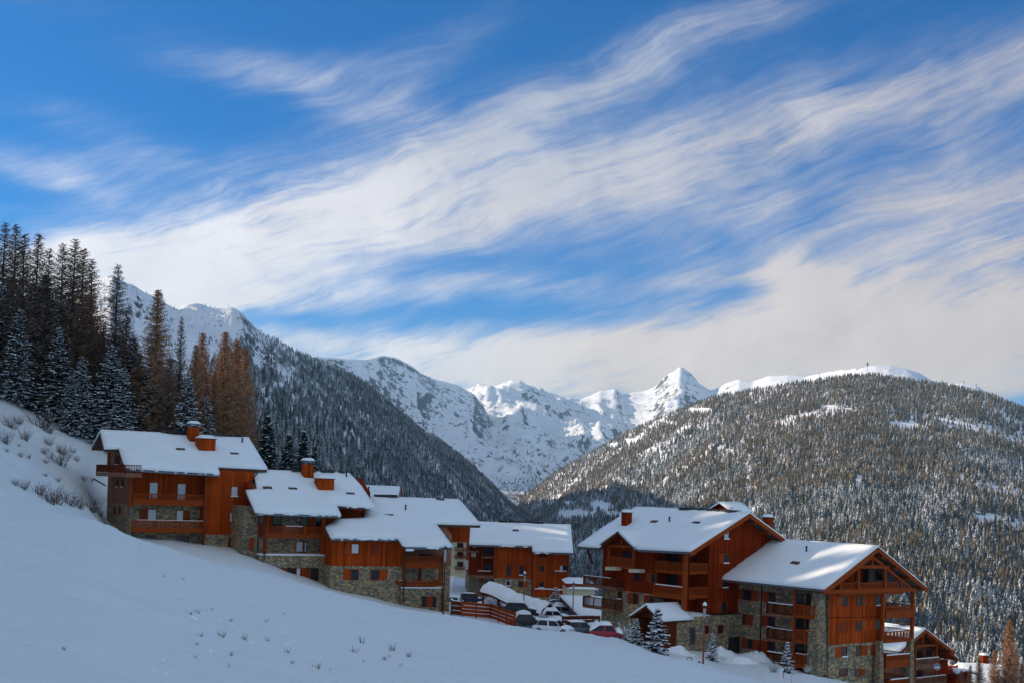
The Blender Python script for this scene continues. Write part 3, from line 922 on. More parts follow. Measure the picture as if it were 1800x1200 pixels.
        if ends:
            for x0, x1 in ((a0, a0 + .09), (a1 - .09, a1)):
                s._b(bm, ax, c, x0, x1, w1 - .09, w1, -dp, -.091)
                nn = max(2, int(dp/slat))
                for k in range(nn):
                    y = -.1 - (dp - .1)*(k + .5)/nn
                    s._b(bm, ax, c, x0 + .03, x1 - .03, wr0 + .02, w1 - .09, y - slat*.21, y + slat*.21)
        finish(bm, 'railing', m, o)
        if snow > 0:
            bm = bmesh.new()
            x = a0 + (a1 - a0)*random.uniform(0, .5)*(1 - snow); e = a1 - (a1 - a0)*random.uniform(0, .6)*(1 - snow)
            if random.random() < snow + .3: s._b(bm, ax, c, x, e, w1 + .001, w1 + random.uniform(.05, .12), -.085, .02)
            if len(bm.verts): finish(bm, 'rail_snow', M_RSNOW, o, bevel=.02)
            else: bm.free()
        return o
    def post(s, px, y0, y1, ax, c, wd=.26, name='post', m=None, w0=None, tw=None):
        t = s.hit((px, y0), ax, c); b = s.hit((px, y1), ax, c)
        a = t[0 if ax == 1 else 1]
        bm = bmesh.new()
        zb = b.z if w0 is None else w0
        if tw is None: s._b(bm, ax, c, a - wd/2, a + wd/2, zb, t.z, -wd, 0)
        else:       # tapering masonry pillar
            h0, h1 = tw/2, wd/2
            cu, cv = (a, c + tw/2) if ax == 1 else (c + tw/2, a)
            vs = [bm.verts.new((cu + i*h, cv + j*h, z)) for h, z in ((h0, zb), (h1, t.z)) for i, j in ((-1, -1), (1, -1), (1, 1), (-1, 1))]
            for f in ((3, 2, 1, 0), (4, 5, 6, 7), (0, 1, 5, 4), (1, 2, 6, 5), (2, 3, 7, 6), (3, 0, 4, 7)): bm.faces.new([vs[i] for i in f])
        return finish(bm, name, m or M_BEAM, s.root, bevel=.02)
    def beam(s, p, q, ax, c, h=.3, d=.22, name='beam', m=None):
        a = s.hit(p, ax, c); b = s.hit(q, ax, c)
        bm = bmesh.new(); add_bar(bm, a, b, d, h)
        return finish(bm, name, m or M_BEAM, s.root, bevel=.015)
    def chimney(s, p, q, v, dep, m=None, cap='snow', ax=1, name='chimney', zb=None):
        v = s.on_front((p[0] + q[0])/2, q[1])[ax] if zb is None else v
        a0, a1, w0, w1 = s.rect(p, q, ax, v)
        bm = bmesh.new(); s._b(bm, ax, v, a0, a1, (w0 if zb is None else zb) - 1.6, w1, -dep, 0)
        o = finish(bm, name, m or M_WOOD, s.root, bevel=.02)
        if cap == 'metal':
            bm = bmesh.new()
            for i in (0, 1):
                for j in (0, 1):
                    x = a0 + .08 + i*(a1 - a0 - .16); y = -.08 - j*(dep - .16)
                    s._b(bm, ax, v, x - .04, x + .04, w1, w1 + .35, y - .04, y + .04)
            s._b(bm, ax, v, a0 - .1, a1 + .1, w1 + .35, w1 + .43, -dep - .1, .1)
            finish(bm, 'cap', M_ZINC, o)
            w1 += .43
        else:
            bm = bmesh.new(); s._b(bm, ax, v, a0 - .1, a1 + .1, w1, w1 + .07, -dep - .1, .1); finish(bm, 'cap', M_FASCIA, o)
            w1 += .07
        bm = bmesh.new()
        add_dome(bm, a0 - .08, a1 + .08, -dep - .08, .08, w1, .32, ax, v)
        finish(bm, 'snow_cap', M_RSNOW, o, smooth=True)
        return o
    def vent(s, px, py, kind):
        p = s.on_front(px, py)
        bm = bmesh.new()
        if kind == 'pipe':
            add_tube(bm, [p + Vector((0, 0, -.5)), p + Vector((0, 0, .45))], [.09, .09]); add_tube(bm, [p + Vector((0, 0, .45)), p + Vector((0, 0, .58))], [.15, .12])
            return finish(bm, 'vent_pipe', M_METAL, s.roof_o)
        # roof window: a low box with its dark lower edge bare of snow
        d = Vector((0, -1, -s.tan)).normalized() if s.rax == 0 else Vector((-1, 0, -s.tan)).normalized()
        side = s.nf.cross(d)
        o_ = p + s.nf*.02
        vs = []
        for k in (-.08, .07):
            for i, j in ((-.5, -.22), (.5, -.22), (.5, .22), (-.5, .22)): vs.append(bm.verts.new(o_ + side*i + d*j + s.nf*k))
        for f in ((3, 2, 1, 0), (4, 5, 6, 7), (0, 1, 5, 4), (1, 2, 6, 5), (2, 3, 7, 6), (3, 0, 4, 7)): bm.faces.new([vs[i] for i in f])
        ob = finish(bm, 'roof_window', M_FASCIA, s.roof_o)
        return ob
    def pipe(s, pts, ax, c, r=.06, m=None):
        bm = bmesh.new(); add_tube(bm, [s.hit(p, ax, c) for p in pts], [r]*len(pts), 6)
        return finish(bm, 'drainpipe', m or M_METAL, s.root, smooth=True)
    def gutter(s, p, q):
        a, b = s.on_front(*p), s.on_front(*q)
        d = s.nf*(s.th + .12)
        out = Vector((0, -.09, 0)) if s.rax == 0 else Vector((-.09, 0, 0))
        bm = bmesh.new(); add_bar(bm, a - d + out, b - d + out, .13, .12); finish(bm, 'gutter', M_ZINC, s.root)
    def icicles(s, p, q, n):
        """lumps of snow hanging from the eave"""
        a, b = s.on_front(*p), s.on_front(*q)
        bm = bmesh.new()
        for _ in range(n):
            c = a.lerp(b, random.random()) - s.nf*(s.th*random.uniform(.9, 1.3))
            r = random.uniform(.07, .17)
            k = bmesh.ops.create_icosphere(bm, subdivisions=1, radius=r)['verts']
            sx = random.uniform(1.5, 5)
            for v in k: v.co = Vector((v.co.x*(sx if s.rax == 0 else 1), v.co.y*(1 if s.rax == 0 else sx), v.co.z*.8)) + c
        finish(bm, 'eave_snow', M_RSNOW, s.roof_o, smooth=True)


def add_dome(bm, a0, a1, d0, d1, w, h, ax, c):
    """pillow of snow on a flat rectangle; a along the wall, d outwards from plane c"""
    n = 7
    g = []
    for i in range(n):
        row = []
        for j in range(n):
            x, y = i/(n - 1), j/(n - 1)
            k = (min(1, 4*x*(1 - x)*1.6)**.5)*(min(1, 4*y*(1 - y)*1.6)**.5)
            a = a0 + (a1 - a0)*x; d = d0 + (d1 - d0)*y
            p = (a, c - d, w + .02 + h*k) if ax == 1 else (c - d, a, w + .02 + h*k)
            row.append(bm.verts.new(p))
        g.append(row)
    for i in range(n - 1):
        for j in range(n - 1): bm.faces.new((g[i][j], g[i + 1][j], g[i + 1][j + 1], g[i][j + 1]))


def zm(ox, oy, k): return lambda x, y: (ox + x/k, oy + y/k)
z2 = zm(140, 720, 4.2857); z3 = zm(420, 780, 4.2867); z4 = zm(560, 840, 5); z5 = zm(780, 880, 4.8)
z6 = zm(1000, 870, 4); z7 = zm(1260, 920, 4.2867); z8 = zm(1520, 1000, 6); z9 = zm(1420, 940, 7.5); z10 = zm(1420, 1080, 8.18); z11 = zm(1180, 1040, 6.43)
GCH = 'snow covered timber chalets of the village'

# ================================================================ chalet highest on the slope
h = House('chalet', 'wooden chalet highest on the slope, with a gable loggia and twin brown chimneys', 230, 935, 137, 31, group=GCH)
r0 = 8.3
eave = h.hit((303, 821), 1, -1.2); rid = h.hit((307, 758), 1, r0)
h.set_roof(0, r0, rid.z, (rid.z - eave.z)/(r0 + 1.2), .42, .3)
pts = h.roof([(175, 748), (215, 748), (300, 757), (380, 763), (439, 767), (471, 819), (383, 815), (387, 827), (220.5, 817), (210, 783), (184, 783)], (-4.2, 19, r0 + 4.2))
wS1 = h.hit((208, 884), 0, 0).z; wS2 = h.hit((400, 939), 1, 0).z
uR = h.hit((446, 860), 1, 0).x; uP = h.hit((361, 860), 1, 0).x
g0 = -6
D = 11.0
REC = 1.7
h.mass('wood_wall', M_WOOD, .02, uP, REC, D, wS1); h.mass('stone_wall', M_STONE, .02, uP, REC, D, g0, wS1)
h.mass('wood_wall', M_WOOD, uP, uR, 0, D - .02, wS2); h.mass('stone_wall', M_STONE, uP + .01, uR - .01, .04, D - .03, g0, wS2)
h.mass('end_wall', M_WOODG, -.12, .02, 0, D + .01, wS1); h.mass('end_base_wall', M_STONEG, -.10, .02, .02, D, g0, wS1)
h.post(232, 836, 890, 1, 0, .35, 'corner_post'); h.post(362.5, 836, 962, 1, -.06, .3, 'post')
h.balcony(z2(400, 632), z2(946, 718), 1, -.05, REC, .55, 5, snow=.2)
h.balcony(z2(388, 832), z2(940, 922), 1, -.05, REC, .66, 4, snow=.6)
for x0, x1, y0, y1 in ((527, 585, 548, 665), (738, 795, 557, 675)):
    h.win(z2(x0, y0), z2(x1, y1), 1, REC, glass=M_GLASSL, kind='balcony_door', bars=False)
h.win(z2(515, 750), z2(575, 828), 1, REC, 'l', M_GLASSL, kind='balcony_door', shm=M_SHUTR, bars=False)
h.win(z2(730, 758), z2(778, 835), 1, REC, 'r', M_GLASSL, kind='balcony_door', shm=M_SHUTR, bars=False)
h.win(z2(1143, 578), z2(1188, 648), 1, 0, 'l', M_GLASSL, bars=False)
h.win(z2(1131, 775), z2(1178, 842), 1, 0, '', M_GLASSL, bars=False)
h.shutter(z2(1116, 960), z2(1192, 1055), 1, .04)
h.win(z2(735, 955), z2(815, 1075), 1, REC, '', M_GLASS, kind='entrance_door', fm=M_SHUTR)
h.win(z2(505, 948), z2(560, 990), 1, REC, '', M_GLASS, bars=False)
for x in (278, 318): h.win(z2(x, 530), z2(x + 14, 578), 0, -.12, '', M_DARK, bars=False, fw=.05)
for x in (258, 297): h.win(z2(x, 732), z2(x + 14, 780), 0, -.10, '', M_DARK, bars=False, fw=.05)
# gable-end loggia under the left roof overhang
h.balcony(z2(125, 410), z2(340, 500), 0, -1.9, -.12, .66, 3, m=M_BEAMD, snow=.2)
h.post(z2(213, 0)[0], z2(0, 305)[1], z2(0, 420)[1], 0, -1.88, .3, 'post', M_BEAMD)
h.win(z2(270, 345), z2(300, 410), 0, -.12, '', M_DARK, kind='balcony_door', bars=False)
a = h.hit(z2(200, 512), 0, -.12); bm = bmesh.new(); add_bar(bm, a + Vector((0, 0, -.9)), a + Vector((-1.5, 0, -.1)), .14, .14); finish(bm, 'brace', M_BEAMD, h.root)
h.chimney(z2(830, 130), z2(903, 238), r0 - 1.0, 1.3, cap='metal')
h.chimney(z2(900, 218), z2(1025, 305), r0 - 3.4, 1.6)
h.vent(*z2(1225, 245), 'pipe'); h.vent(*z2(760, 296), 'w'); h.vent(*z2(1165, 330), 'w')
h.pipe([z2(940, 500), z2(935, 930), z2(918, 1085)], 1, -.12); h.pipe([z2(1345, 470), z2(1318, 500), z2(1300, 560)], 1, -.15)
h.beam(z2(345, 440), z2(1050, 478), 1, -.55, .32, .2, 'eave_beam')
h.icicles((225, 818), (384, 828), 9); h.gutter((222, 818), (386, 828))
bm = bmesh.new()      # bare slates along the ridge
for k in range(14):
    u = h.on_front(292 + k*3.2, 762).x; add_box(bm, u - .35, u + .35, r0 - .5, r0 + .4, h.wr - .25, h.wr + .03 + .06*random.random())
for k in range(10):
    if random.random() < .7:
        u = h.on_front(384 + k*4.6, 768).x; add_box(bm, u - .3, u + .35, r0 - .4, r0 + .4, h.wr - .25, h.wr + .02 + .06*random.random())
finish(bm, 'ridge_tiles', M_TILE, h.roof_o)

# ================================================================ second chalet of the row
h = House('chalet', 'chalet with a stone terrace wall and one long balcony, second down the row', 578, 1010, 141, 26, group=GCH)
r0 = 8.6
eave = h.hit((525, 897), 1, -1.3); rid = h.hit((545, 825), 1, r0)
h.set_roof(0, r0, rid.z, (rid.z - eave.z)/(r0 + 1.3), .42, .3)
h.roof([(446, 822), z3(215, 170), z3(390, 183), z3(560, 192), z3(835, 205), z3(925, 300), z3(1029, 458), z3(780, 443), z3(735, 440), z3(772, 517), z3(125, 492), z3(55, 332), z3(140, 325)], (-10.5, 2, r0 + 7))
uL = h.hit(z3(190, 600), 1, 0).x; uR = h.hit(z3(668, 600), 1, 0).x; uW = h.hit(z3(985, 500), 1, 5.2).x
wT = h.hit(z3(420, 830), 1, 0).z; g0 = -9
D = 14
REC = 2.2
h.mass('stone_wall', M_STONE, uL, uR, REC, D, g0)
h.mass('wood_wall', M_WOODD, uL - .6, uW, 5.2, D - .04, g0 + 3)
h.mass('terrace_wall', M_STONE, uL - .3, uR + .25, .2, REC - .01, g0, wT - .15)
h.mass('side_wall', M_STONEG, uL - 2.0, uL - .31, 1.4, D - .1, g0, h.hit(z3(130, 470), 1, 1.4).z)
bm = bmesh.new(); add_box(bm, uL - .35, uR + .2, .1, REC - .05, wT - .14, wT + .02); finish(bm, 'snow_strip', M_RSNOW, h.root, bevel=.05)
h.balcony(z3(200, 620), z3(655, 706), 1, 0, REC, .70, 4, snow=.25)
h.win(z3(255, 545), z3(315, 660), 1, REC, 'l', M_GLASS, kind='balcony_door', bars=False)
h.win(z3(470, 545), z3(515, 665), 1, REC, 'r', M_GLASS, kind='balcony_door')
h.win(z3(580, 550), z3(640, 665), 1, REC, '', M_GLASS, kind='balcony_door')
h.win(z3(432, 735), z3(478, 808), 1, REC, '', M_GLASSL); h.win(z3(494, 738), z3(507, 810), 1, REC, '', M_GLASSL, fm=M_BEAMD, bars=False)
for x, y0, y1 in ((208, 520, 828), (643, 525, 830)): h.post(*z3(x, y0)[:1], z3(0, y0)[1], z3(0, y1)[1], 1, .02, .4)
h.post(z3(348, 0)[0], z3(0, 610)[1], z3(0, 700)[1], 1, -.04, .18); h.post(z3(497, 0)[0], z3(0, 612)[1], z3(0, 702)[1], 1, -.04, .18)
h.beam(z3(130, 520), z3(765, 538), 1, -.5, .32, .2, 'eave_beam')
# the garage-like opening in the terrace wall
h.win(z3(278, 932), z3(598, 1060), 1, .2, '', M_DARK, fm=M_STONEG, kind='opening', bars=False, fw=.12)
h.shutter(z3(290, 935), z3(360, 1000), 1, .17); h.shutter(z3(470, 938), z3(540, 1010), 1, .17); h.win(z3(435, 935), z3(460, 1000), 1, .17, '', M_GLASSL, bars=False)
h.shutter(z3(145, 602), z3(188, 692), 1, 1.4); h.shutter(z3(75, 705), z3(112, 798), 1, 1.4)
h.chimney(z3(490, 152), z3(565, 258), r0 - 1.2, 1.3, cap='metal')
h.chimney(z3(598, 262), z3(718, 346), r0 - 4.2, 1.7)
h.vent(*z3(810, 242), 'pipe'); h.vent(*z3(405, 336), 'w'); h.vent(*z3(840, 374), 'w'); h.vent(*z3(215, 328), 'w')
h.pipe([z3(205, 520), z3(195, 700), z3(187, 940)], 1, -.1)
h.icicles(z3(135, 495), z3(765, 518), 14); h.gutter(z3(130, 494), z3(768, 518)); h.icicles(z3(790, 446), z3(1025, 460), 5)
bm = bmesh.new()
for k in range(16):
    if random.random() < .6:
        u = h.on_front(*z3(390 + k*27, 196)).x; add_box(bm, u - .3, u + .35, r0 - .4, r0 + .4, h.wr - .25, h.wr + .02 + .06*random.random())
finish(bm, 'ridge_tiles', M_TILE, h.roof_o)

# ================================================================ third chalet of the row
h = House('chalet', 'chalet with small shuttered windows and a corner balcony above stone, lowest of the row', 582, 1040, 138, 21, group=GCH)
r0 = 11.5
eave = h.hit((640, 940), 1, -1.0); rid = h.hit((730, 871), 1, r0)
h.set_roof(0, r0, rid.z, (rid.z - eave.z)/(r0 + 1.0), .42, .3)
h.roof([z4(440, 150), z4(800, 152), z4(1240, 170), z4(1330, 272), z4(1427, 385), z4(1030, 375), z4(1180, 577), z4(765, 573), z4(740, 560), z4(700, 503), z4(110, 497), z4(65, 408), z4(165, 340), z4(400, 330)], (3, 17.5, r0 + 8))
uR = h.hit(z4(752, 650), 1, 0).x; uE = h.hit(z4(1195, 900), 1, 0).x; wS = h.hit(z4(430, 772), 1, 0).z; g0 = -10
D = 18
u0 = h.hit(z4(110, 650), 1, 0).x
h.mass('wood_wall', M_WOOD, u0, uR, 0, D, wS); h.mass('stone_wall', M_STONE, u0 + .02, uR - .01, .05, D - .02, g0, wS)
REC = 1.5
h.mass('wood_wall', M_WOODG, uR, uE, REC, 8.3, wS); h.mass('stone_wall', M_STONE, uR, uE - .02, REC + .04, 8.2, g0, wS)
uW = h.hit(z4(1320, 480), 1, 8.0).x
h.mass('wing_wall', M_WOOD, uE - 1, uW, 7.8, D - .05, h.hit(z4(1250, 563), 1, 7.8).z)
wT = h.hit(z4(920, 955), 1, 0).z
uT0 = h.hit(z4(730, 1000), 1, -.6).x; uT1 = h.hit(z4(1102, 1000), 1, -.6).x
h.mass('terrace_wall', M_STONEG, uT0, uT1, -.6, REC, g0, wT - .1)
bm = bmesh.new(); add_box(bm, uT0 - .05, uT1 + .05, -.68, REC - .05, wT - .09, wT + .04); finish(bm, 'snow_strip', M_RSNOW, h.root, bevel=.05)
h.win(z4(291, 578), z4(350, 658), 1, 0, 'l', M_GLASSL, bars=False); h.shutter(z4(466, 576), z4(534, 664), 1, 0, M_SHUTR)
h.win(z4(284, 802), z4(348, 888), 1, .05, 'l', M_GLASS, bars=False); h.win(z4(462, 806), z4(530, 888), 1, .05, 'r', M_GLASS, bars=False)
h.balcony(z4(745, 682), z4(1092, 790), 1, -.5, REC, .48, 4, snow=.1)
h.balcony(z4(770, 898), z4(1062, 946), 1, -.5, REC, .8, 3, snow=.1, fascia=False)
h.post(z4(755, 0)[0], z4(0, 682)[1], z4(0, 945)[1], 1, -.52, .28); h.post(z4(1073, 0)[0], z4(0, 790)[1], z4(0, 945)[1], 1, -.52, .28)
h.shutter(z4(885, 668), z4(1000, 684), 1, REC, M_DARK)
h.win(z4(905, 1035), z4(1035, 1130), 1, -.6, '', M_DARK, kind='basement_door', fm=M_STONEG, bars=False); h.shutter(z4(945, 1036), z4(1000, 1128), 1, -.64, M_SHUTR)
h.pipe([z4(1125, 600), z4(1135, 630), z4(1090, 670), z4(1085, 1170)], 1, -.75, .07); h.pipe([z4(755, 690), z4(748, 940), z4(748, 1090)], 1, -.75)
h.win(z4(160, 0) and z4(880, 790), z4(895, 890), 1, REC + .04, '', M_GLASS, bars=False)
h.balcony(z4(690, 898), z4(745, 935), 1, -.55, .5, .8, 2, snow=.5, fascia=False)
h.vent(*z4(765, 275), 'pipe'); h.vent(*z4(620, 325), 'w'); h.vent(*z4(1068, 186), 'w')
h.icicles(z4(120, 500), z4(700, 506), 16); h.gutter(z4(115, 499), z4(700, 505)); h.icicles(z4(780, 578), z4(1175, 580), 6); h.gutter(z4(770, 575), z4(1178, 579))
h.icicles(z4(770, 585), z4(815, 600), 4)
bm = bmesh.new()
for k in range(8):
    u = h.on_front(*z4(520 + k*22, 158)).x; add_box(bm, u - .25, u + .3, r0 - .4, r0 + .4, h.wr - .25, h.wr + .02 + .06*random.random())
finish(bm, 'ridge_tiles', M_TILE, h.roof_o)

# ================================================================ small roof peeping over the third chalet
h = House('chalet', 'snowy roof with a small brown gable peeping over the roofs of the middle row', 705, 880, 172, 14, group=GCH)
r0 = 5
eave = h.hit((680, 872), 1, -1); rid = h.hit((660, 850), 1, r0)
h.set_roof(0, r0, rid.z, (rid.z - eave.z)/(r0 + 1), .4, .26)
p = h.roof([(600, 848), (704, 851), (699, 872), (690, 880), (600, 880)], (-11, 0.0, r0 + 6))
ue = h.hit((699, 870), 1, 0).x - .6
h.mass('wood_wall', M_WOOD, -11, ue, 0, r0*2, -9)
h.vent(648, 862, 'pipe')
bm = bmesh.new(); q = h.hit((683, 868), 1, -.6); add_prism(bm, [(q.x - .9, q.z - .6), (q.x + .9, q.z - .6), (q.x, q.z)], 1, -1.6, 3); dm = finish(bm, 'dormer', M_WOODD, h.root)
h.beam((704, 853), (707, 869), 0, ue + .9, .25, .12, 'verge_board', M_BEAM)

# ================================================================ chalet across the car park
h = House('chalet', 'broad chalet standing beyond the car park, plain orange front with a wide unbroken roof', 830, 1035, 200, 4, group=GCH)
r0 = 8.5
eave = h.hit((880, 954), 1, -1.0); rid = h.hit((915, 916), 1, r0)
h.set_roof(0, r0, rid.z, (rid.z - eave.z)/(r0 + 1.0), .42, .3)
h.roof([z5(228, 158), z5(310, 160), z5(480, 175), z5(840, 185), z5(1072, 185), z5(1093, 417), z5(750, 407), z5(747, 360), z5(215, 347)], (-.5, 17, r0 + 8))
X = lambda x, y=560, v=0: h.hit(z5(x, y), 1, v).x
Wz = lambda y, x=600: h.hit(z5(x, y), 1, 0).z
g0 = -6
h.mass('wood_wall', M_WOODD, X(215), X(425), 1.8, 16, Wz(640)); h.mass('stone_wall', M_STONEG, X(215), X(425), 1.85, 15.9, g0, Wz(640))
h.mass('wood_wall', M_WOOD, X(425), X(750), 0, 15.95, Wz(653)); h.mass('stone_wall', M_STONE, X(425) + .02, X(770), .05, 15.9, g0, Wz(653))
h.mass('wood_wall', M_WOOD, X(750), X(1055), -.25, 15.97, Wz(800)); h.mass('stone_wall', M_STONE, X(770), X(1050), -.2, 15.9, g0, Wz(800))
h.beam(z5(425, 525), z5(1050, 533), 1, -.27, .12, .06, 'trim'); h.beam(z5(770, 738), z5(1045, 747), 1, -.36, .16, .16, 'snowy_ledge', M_RSNOW)
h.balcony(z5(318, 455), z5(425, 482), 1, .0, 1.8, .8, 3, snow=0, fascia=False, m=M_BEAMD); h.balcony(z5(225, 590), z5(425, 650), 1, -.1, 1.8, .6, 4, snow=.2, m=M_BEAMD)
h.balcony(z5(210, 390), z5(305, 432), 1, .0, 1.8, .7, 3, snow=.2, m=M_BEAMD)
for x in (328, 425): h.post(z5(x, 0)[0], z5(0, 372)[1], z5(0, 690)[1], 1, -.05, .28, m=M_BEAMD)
h.win(z5(345, 398), z5(415, 450), 1, 1.8, '', M_GLASS, kind='balcony_door'); h.win(z5(345, 528), z5(412, 585), 1, 1.8, '', M_GLASS, kind='balcony_door'); h.win(z5(232, 435), z5(272, 470), 1, 1.8, '', M_GLASSL)
h.win(z5(530, 542), z5(565, 628), 1, 0, 'l', M_GLASS); h.win(z5(640, 545), z5(674, 622), 1, 0, '', M_GLASS)
h.win(z5(527, 672), z5(560, 712), 1, .05, '', M_GLASS, fm=M_WHITE); h.win(z5(632, 676), z5(668, 722), 1, .05, 'r', M_GLASS)
h.win(z5(810, 548), z5(846, 592), 1, -.25, '', M_GLASS); h.win(z5(807, 682), z5(843, 728), 1, -.25, '', M_GLASS); h.win(z5(812, 432), z5(860, 468), 1, -.25, '', M_GLASS, fm=M_BEAMD)
h.win(z5(980, 545), z5(1003, 600), 1, -.25, '', M_GLASSL, bars=False); h.win(z5(1008, 545), z5(1040, 600), 1, -.25, '', M_GLASS, bars=False)
h.balcony(z5(935, 592), z5(1050, 625), 1, -1.1, -.25, .75, 3, snow=.7, fascia=False)
h.pipe([z5(747, 400), z5(747, 780)], 1, -.33); h.pipe([z5(1052, 430), z5(1044, 790)], 1, -.4)
h.vent(*z5(607, 246), 'w')
h.icicles(z5(440, 356), z5(745, 366), 9); h.icicles(z5(760, 412), z5(1085, 420), 6); h.gutter(z5(220, 350), z5(745, 363)); h.gutter(z5(752, 410), z5(1090, 420))
bm = bmesh.new()
for k in range(24):
    u = h.on_front(*z5(480 + k*15, 182)).x; add_box(bm, u - .35, u + .35, r0 - .35, r0 + .4, h.wr - .25, h.wr + .02 + .07*random.random())
u = h.on_front(*z5(565, 182)).x; add_box(bm, u - .3, u + .5, r0, r0 + .6, h.wr - .3, h.wr + .35)
finish(bm, 'ridge_tiles', M_TILE, h.roof_o)

# ================================================================ cream block seen in the gap
h = House('apartment_block', 'cream rendered block with brown balconies seen in the gap beside the car park', 803, 1012, 246, 4, cat='apartment block')
W_ = h.hit((829, 980), 1, 0).x; t_ = h.hit((812, 945), 1, 0).z
bm = bmesh.new(); add_box(bm, -8, W_, 0, 10, -4, t_); finish(bm, 'wall', M_CREAM, h.root)
bm = bmesh.new(); add_box(bm, -8.6, W_ + .5, -1, 11, t_ + .002, t_ + .3); rf = finish(bm, 'roof', M_FASCIA, h.root)
bm = bmesh.new(); add_box(bm, -8.6, W_ + .5, -1, 11, t_ + .301, t_ + .7); finish(bm, 'snow_cover', M_RSNOW, rf, bevel=.1)
for y in (391, 455, 548):
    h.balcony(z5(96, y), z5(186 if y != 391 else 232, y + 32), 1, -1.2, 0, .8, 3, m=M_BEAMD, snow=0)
for y in (355, 433, 515): h.win(z5(118, y), z5(162, y + 32), 1, 0, '', M_GLASS, fm=M_BEAMD)
# ================================================================ big gabled chalet facing down the valley
def gable_house(name, label, O, Y, psi, apex, ecorn, vg=-1.5, th=.36, slab=.30, **kw):
    h = House(name, label, O[0], O[1], Y, psi, **kw)
    a = h.hit(apex, 1, vg); e = h.hit(ecorn, 1, vg)
    h.set_roof(1, a.x, a.z, (a.z - e.z)/(a.x - e.x), th, slab)
    h.ue = e.x; h.vg = vg
    return h


def gable_boards(h, vg, ur, m=M_BEAM):
    """barge boards along both verges and the purlin ends under them"""
    for sgn, ue in ((-1, h.ue), (1, ur)):
        bm = bmesh.new()
        z0 = h.wr - h.th*1.05 - .22
        a = Vector((h.r0 + sgn*.02, vg - .05, z0)); b = Vector((ue, vg - .05, z0 - abs(ue - h.r0)*h.tan))
        add_bar(bm, a, b, .09, .42)
        finish(bm, 'barge_board', m, h.root)
        for k in (.12, .38, .64, .9):
            x = h.r0 + sgn*abs(ue - h.r0)*k
            bm = bmesh.new(); add_box(bm, x - .13, x + .13, vg + .03, .3, h.top(x) - .30, h.top(x) - .01); finish(bm, 'purlin', m, h.root)


h = gable_house('chalet', 'large red-brown chalet with a tall gable wall, corner loggias and a gabled stone porch', (1209, 1077), 133.7, 38, z6(1271, 103), z6(850, 377), group=GCH)
B1 = h
r0 = h.r0
uW = 2*r0 - .2
vfar = h.on_front(*z6(440, 85)).y
h.roof([z6(440, 84), z6(640, 92), z6(900, 98), z6(1271, 103), z6(850, 376), z6(476, 360), z6(342, 262), z6(205, 349), z6(55, 340), z6(230, 215)], (h.vg, vfar, 2*r0 - h.ue))
V = lambda x, y=560, u=0: h.hit(z6(x, y), 0, u).y
U = lambda x, y=560, v=0: h.hit(z6(x, y), 1, v).x
u1 = U(985); vb = V(596); D = V(235)
wT = h.hit(z6(980, 832), 1, 0).z; wS = h.hit(z6(400, 672), 0, 0).z
g0 = -5
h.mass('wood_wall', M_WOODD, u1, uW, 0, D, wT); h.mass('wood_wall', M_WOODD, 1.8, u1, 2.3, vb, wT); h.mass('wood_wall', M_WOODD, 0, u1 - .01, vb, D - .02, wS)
h.mass('stone_wall', M_STONE, .03, u1, vb + .02, D - .03, g0, wS)
h.mass('terrace_wall', M_STONE, U(765, 900, -.7), uW - .1, -.7, vb + .01, g0, wT - .16)
bm = bmesh.new(); add_dome(bm, U(765, 900, -.7), u1, -vb + .2, .74, wT - .16, .3, 1, 0); finish(bm, 'snow_strip', M_RSNOW, h.root, smooth=True)
h.beam(z6(990, 392), z6(1420, 392), 1, -.03, .1, .05, 'trim', M_WOODD); h.beam(z6(985, 722), z6(1180, 722), 1, -.03, .1, .05, 'trim', M_WOODD)
h.post(z6(832, 0)[0], z6(0, 405)[1], z6(0, 832)[1], 1, 0, .42, 'corner_post')
h.balcony(z6(852, 478), z6(976, 552), 1, -.02, 2.3, .80, 3, snow=.2); h.balcony(z6(848, 645), z6(974, 722), 1, -.02, 2.3, .78, 3, snow=.3)
h.balcony(z6(605, 465), z6(815, 548), 0, -.02, 1.8, .80, 4, snow=.2); h.balcony(z6(592, 636), z6(812, 722), 0, -.02, 1.8, .66, 5, snow=.8)
for y0, y1 in ((400, 545), (570, 712), (735, 828)): h.win(z6(868, y0), z6(950, y1), 1, 2.3, '', M_GLASS, kind='balcony_door', fm=M_BEAMD)
h.win(z6(690, 400), z6(770, 470), 0, 1.8, '', M_GLASS, fm=M_BEAMD, kind='balcony_door'); h.win(z6(695, 555), z6(760, 640), 0, 1.8, '', M_GLASS, fm=M_BEAMD, kind='balcony_door')
h.win(z6(580, 552), z6(612, 612), 0, 0, 'l', M_GLASS, shm=M_SHUTR, bars=False); h.win(z6(460, 542), z6(498, 600), 0, 0, '', M_GLASS, fm=M_BEAMD); h.win(z6(640, 560), z6(665, 630), 0, 1.8, '', M_GLASS, fm=M_BEAMD, bars=False)
h.win(z6(1090, 252), z6(1122, 304), 1, 0, '', M_GLASSL, bars=False, fm=M_BEAMD)
h.win(z6(1087, 413), z6(1119, 474), 1, 0, 'l', M_GLASS, bars=False); h.win(z6(1080, 580), z6(1114, 645), 1, 0, 'l', M_GLASS, bars=False, shm=M_SHUTR); h.win(z6(1072, 748), z6(1108, 818), 1, 0, 'l', M_GLASS, bars=False, shm=M_SHUTR)
h.win(z6(348, 678), z6(371, 725), 0, .03, '', M_GLASS, bars=False, fm=M_SHUTR); h.win(z6(452, 692), z6(487, 760), 0, .03, 'l', M_GLASS, bars=False, shm=M_SHUTR); h.win(z6(568, 708), z6(605, 755), 0, .03, 'l', M_GLASS, bars=False, shm=M_SHUTR)
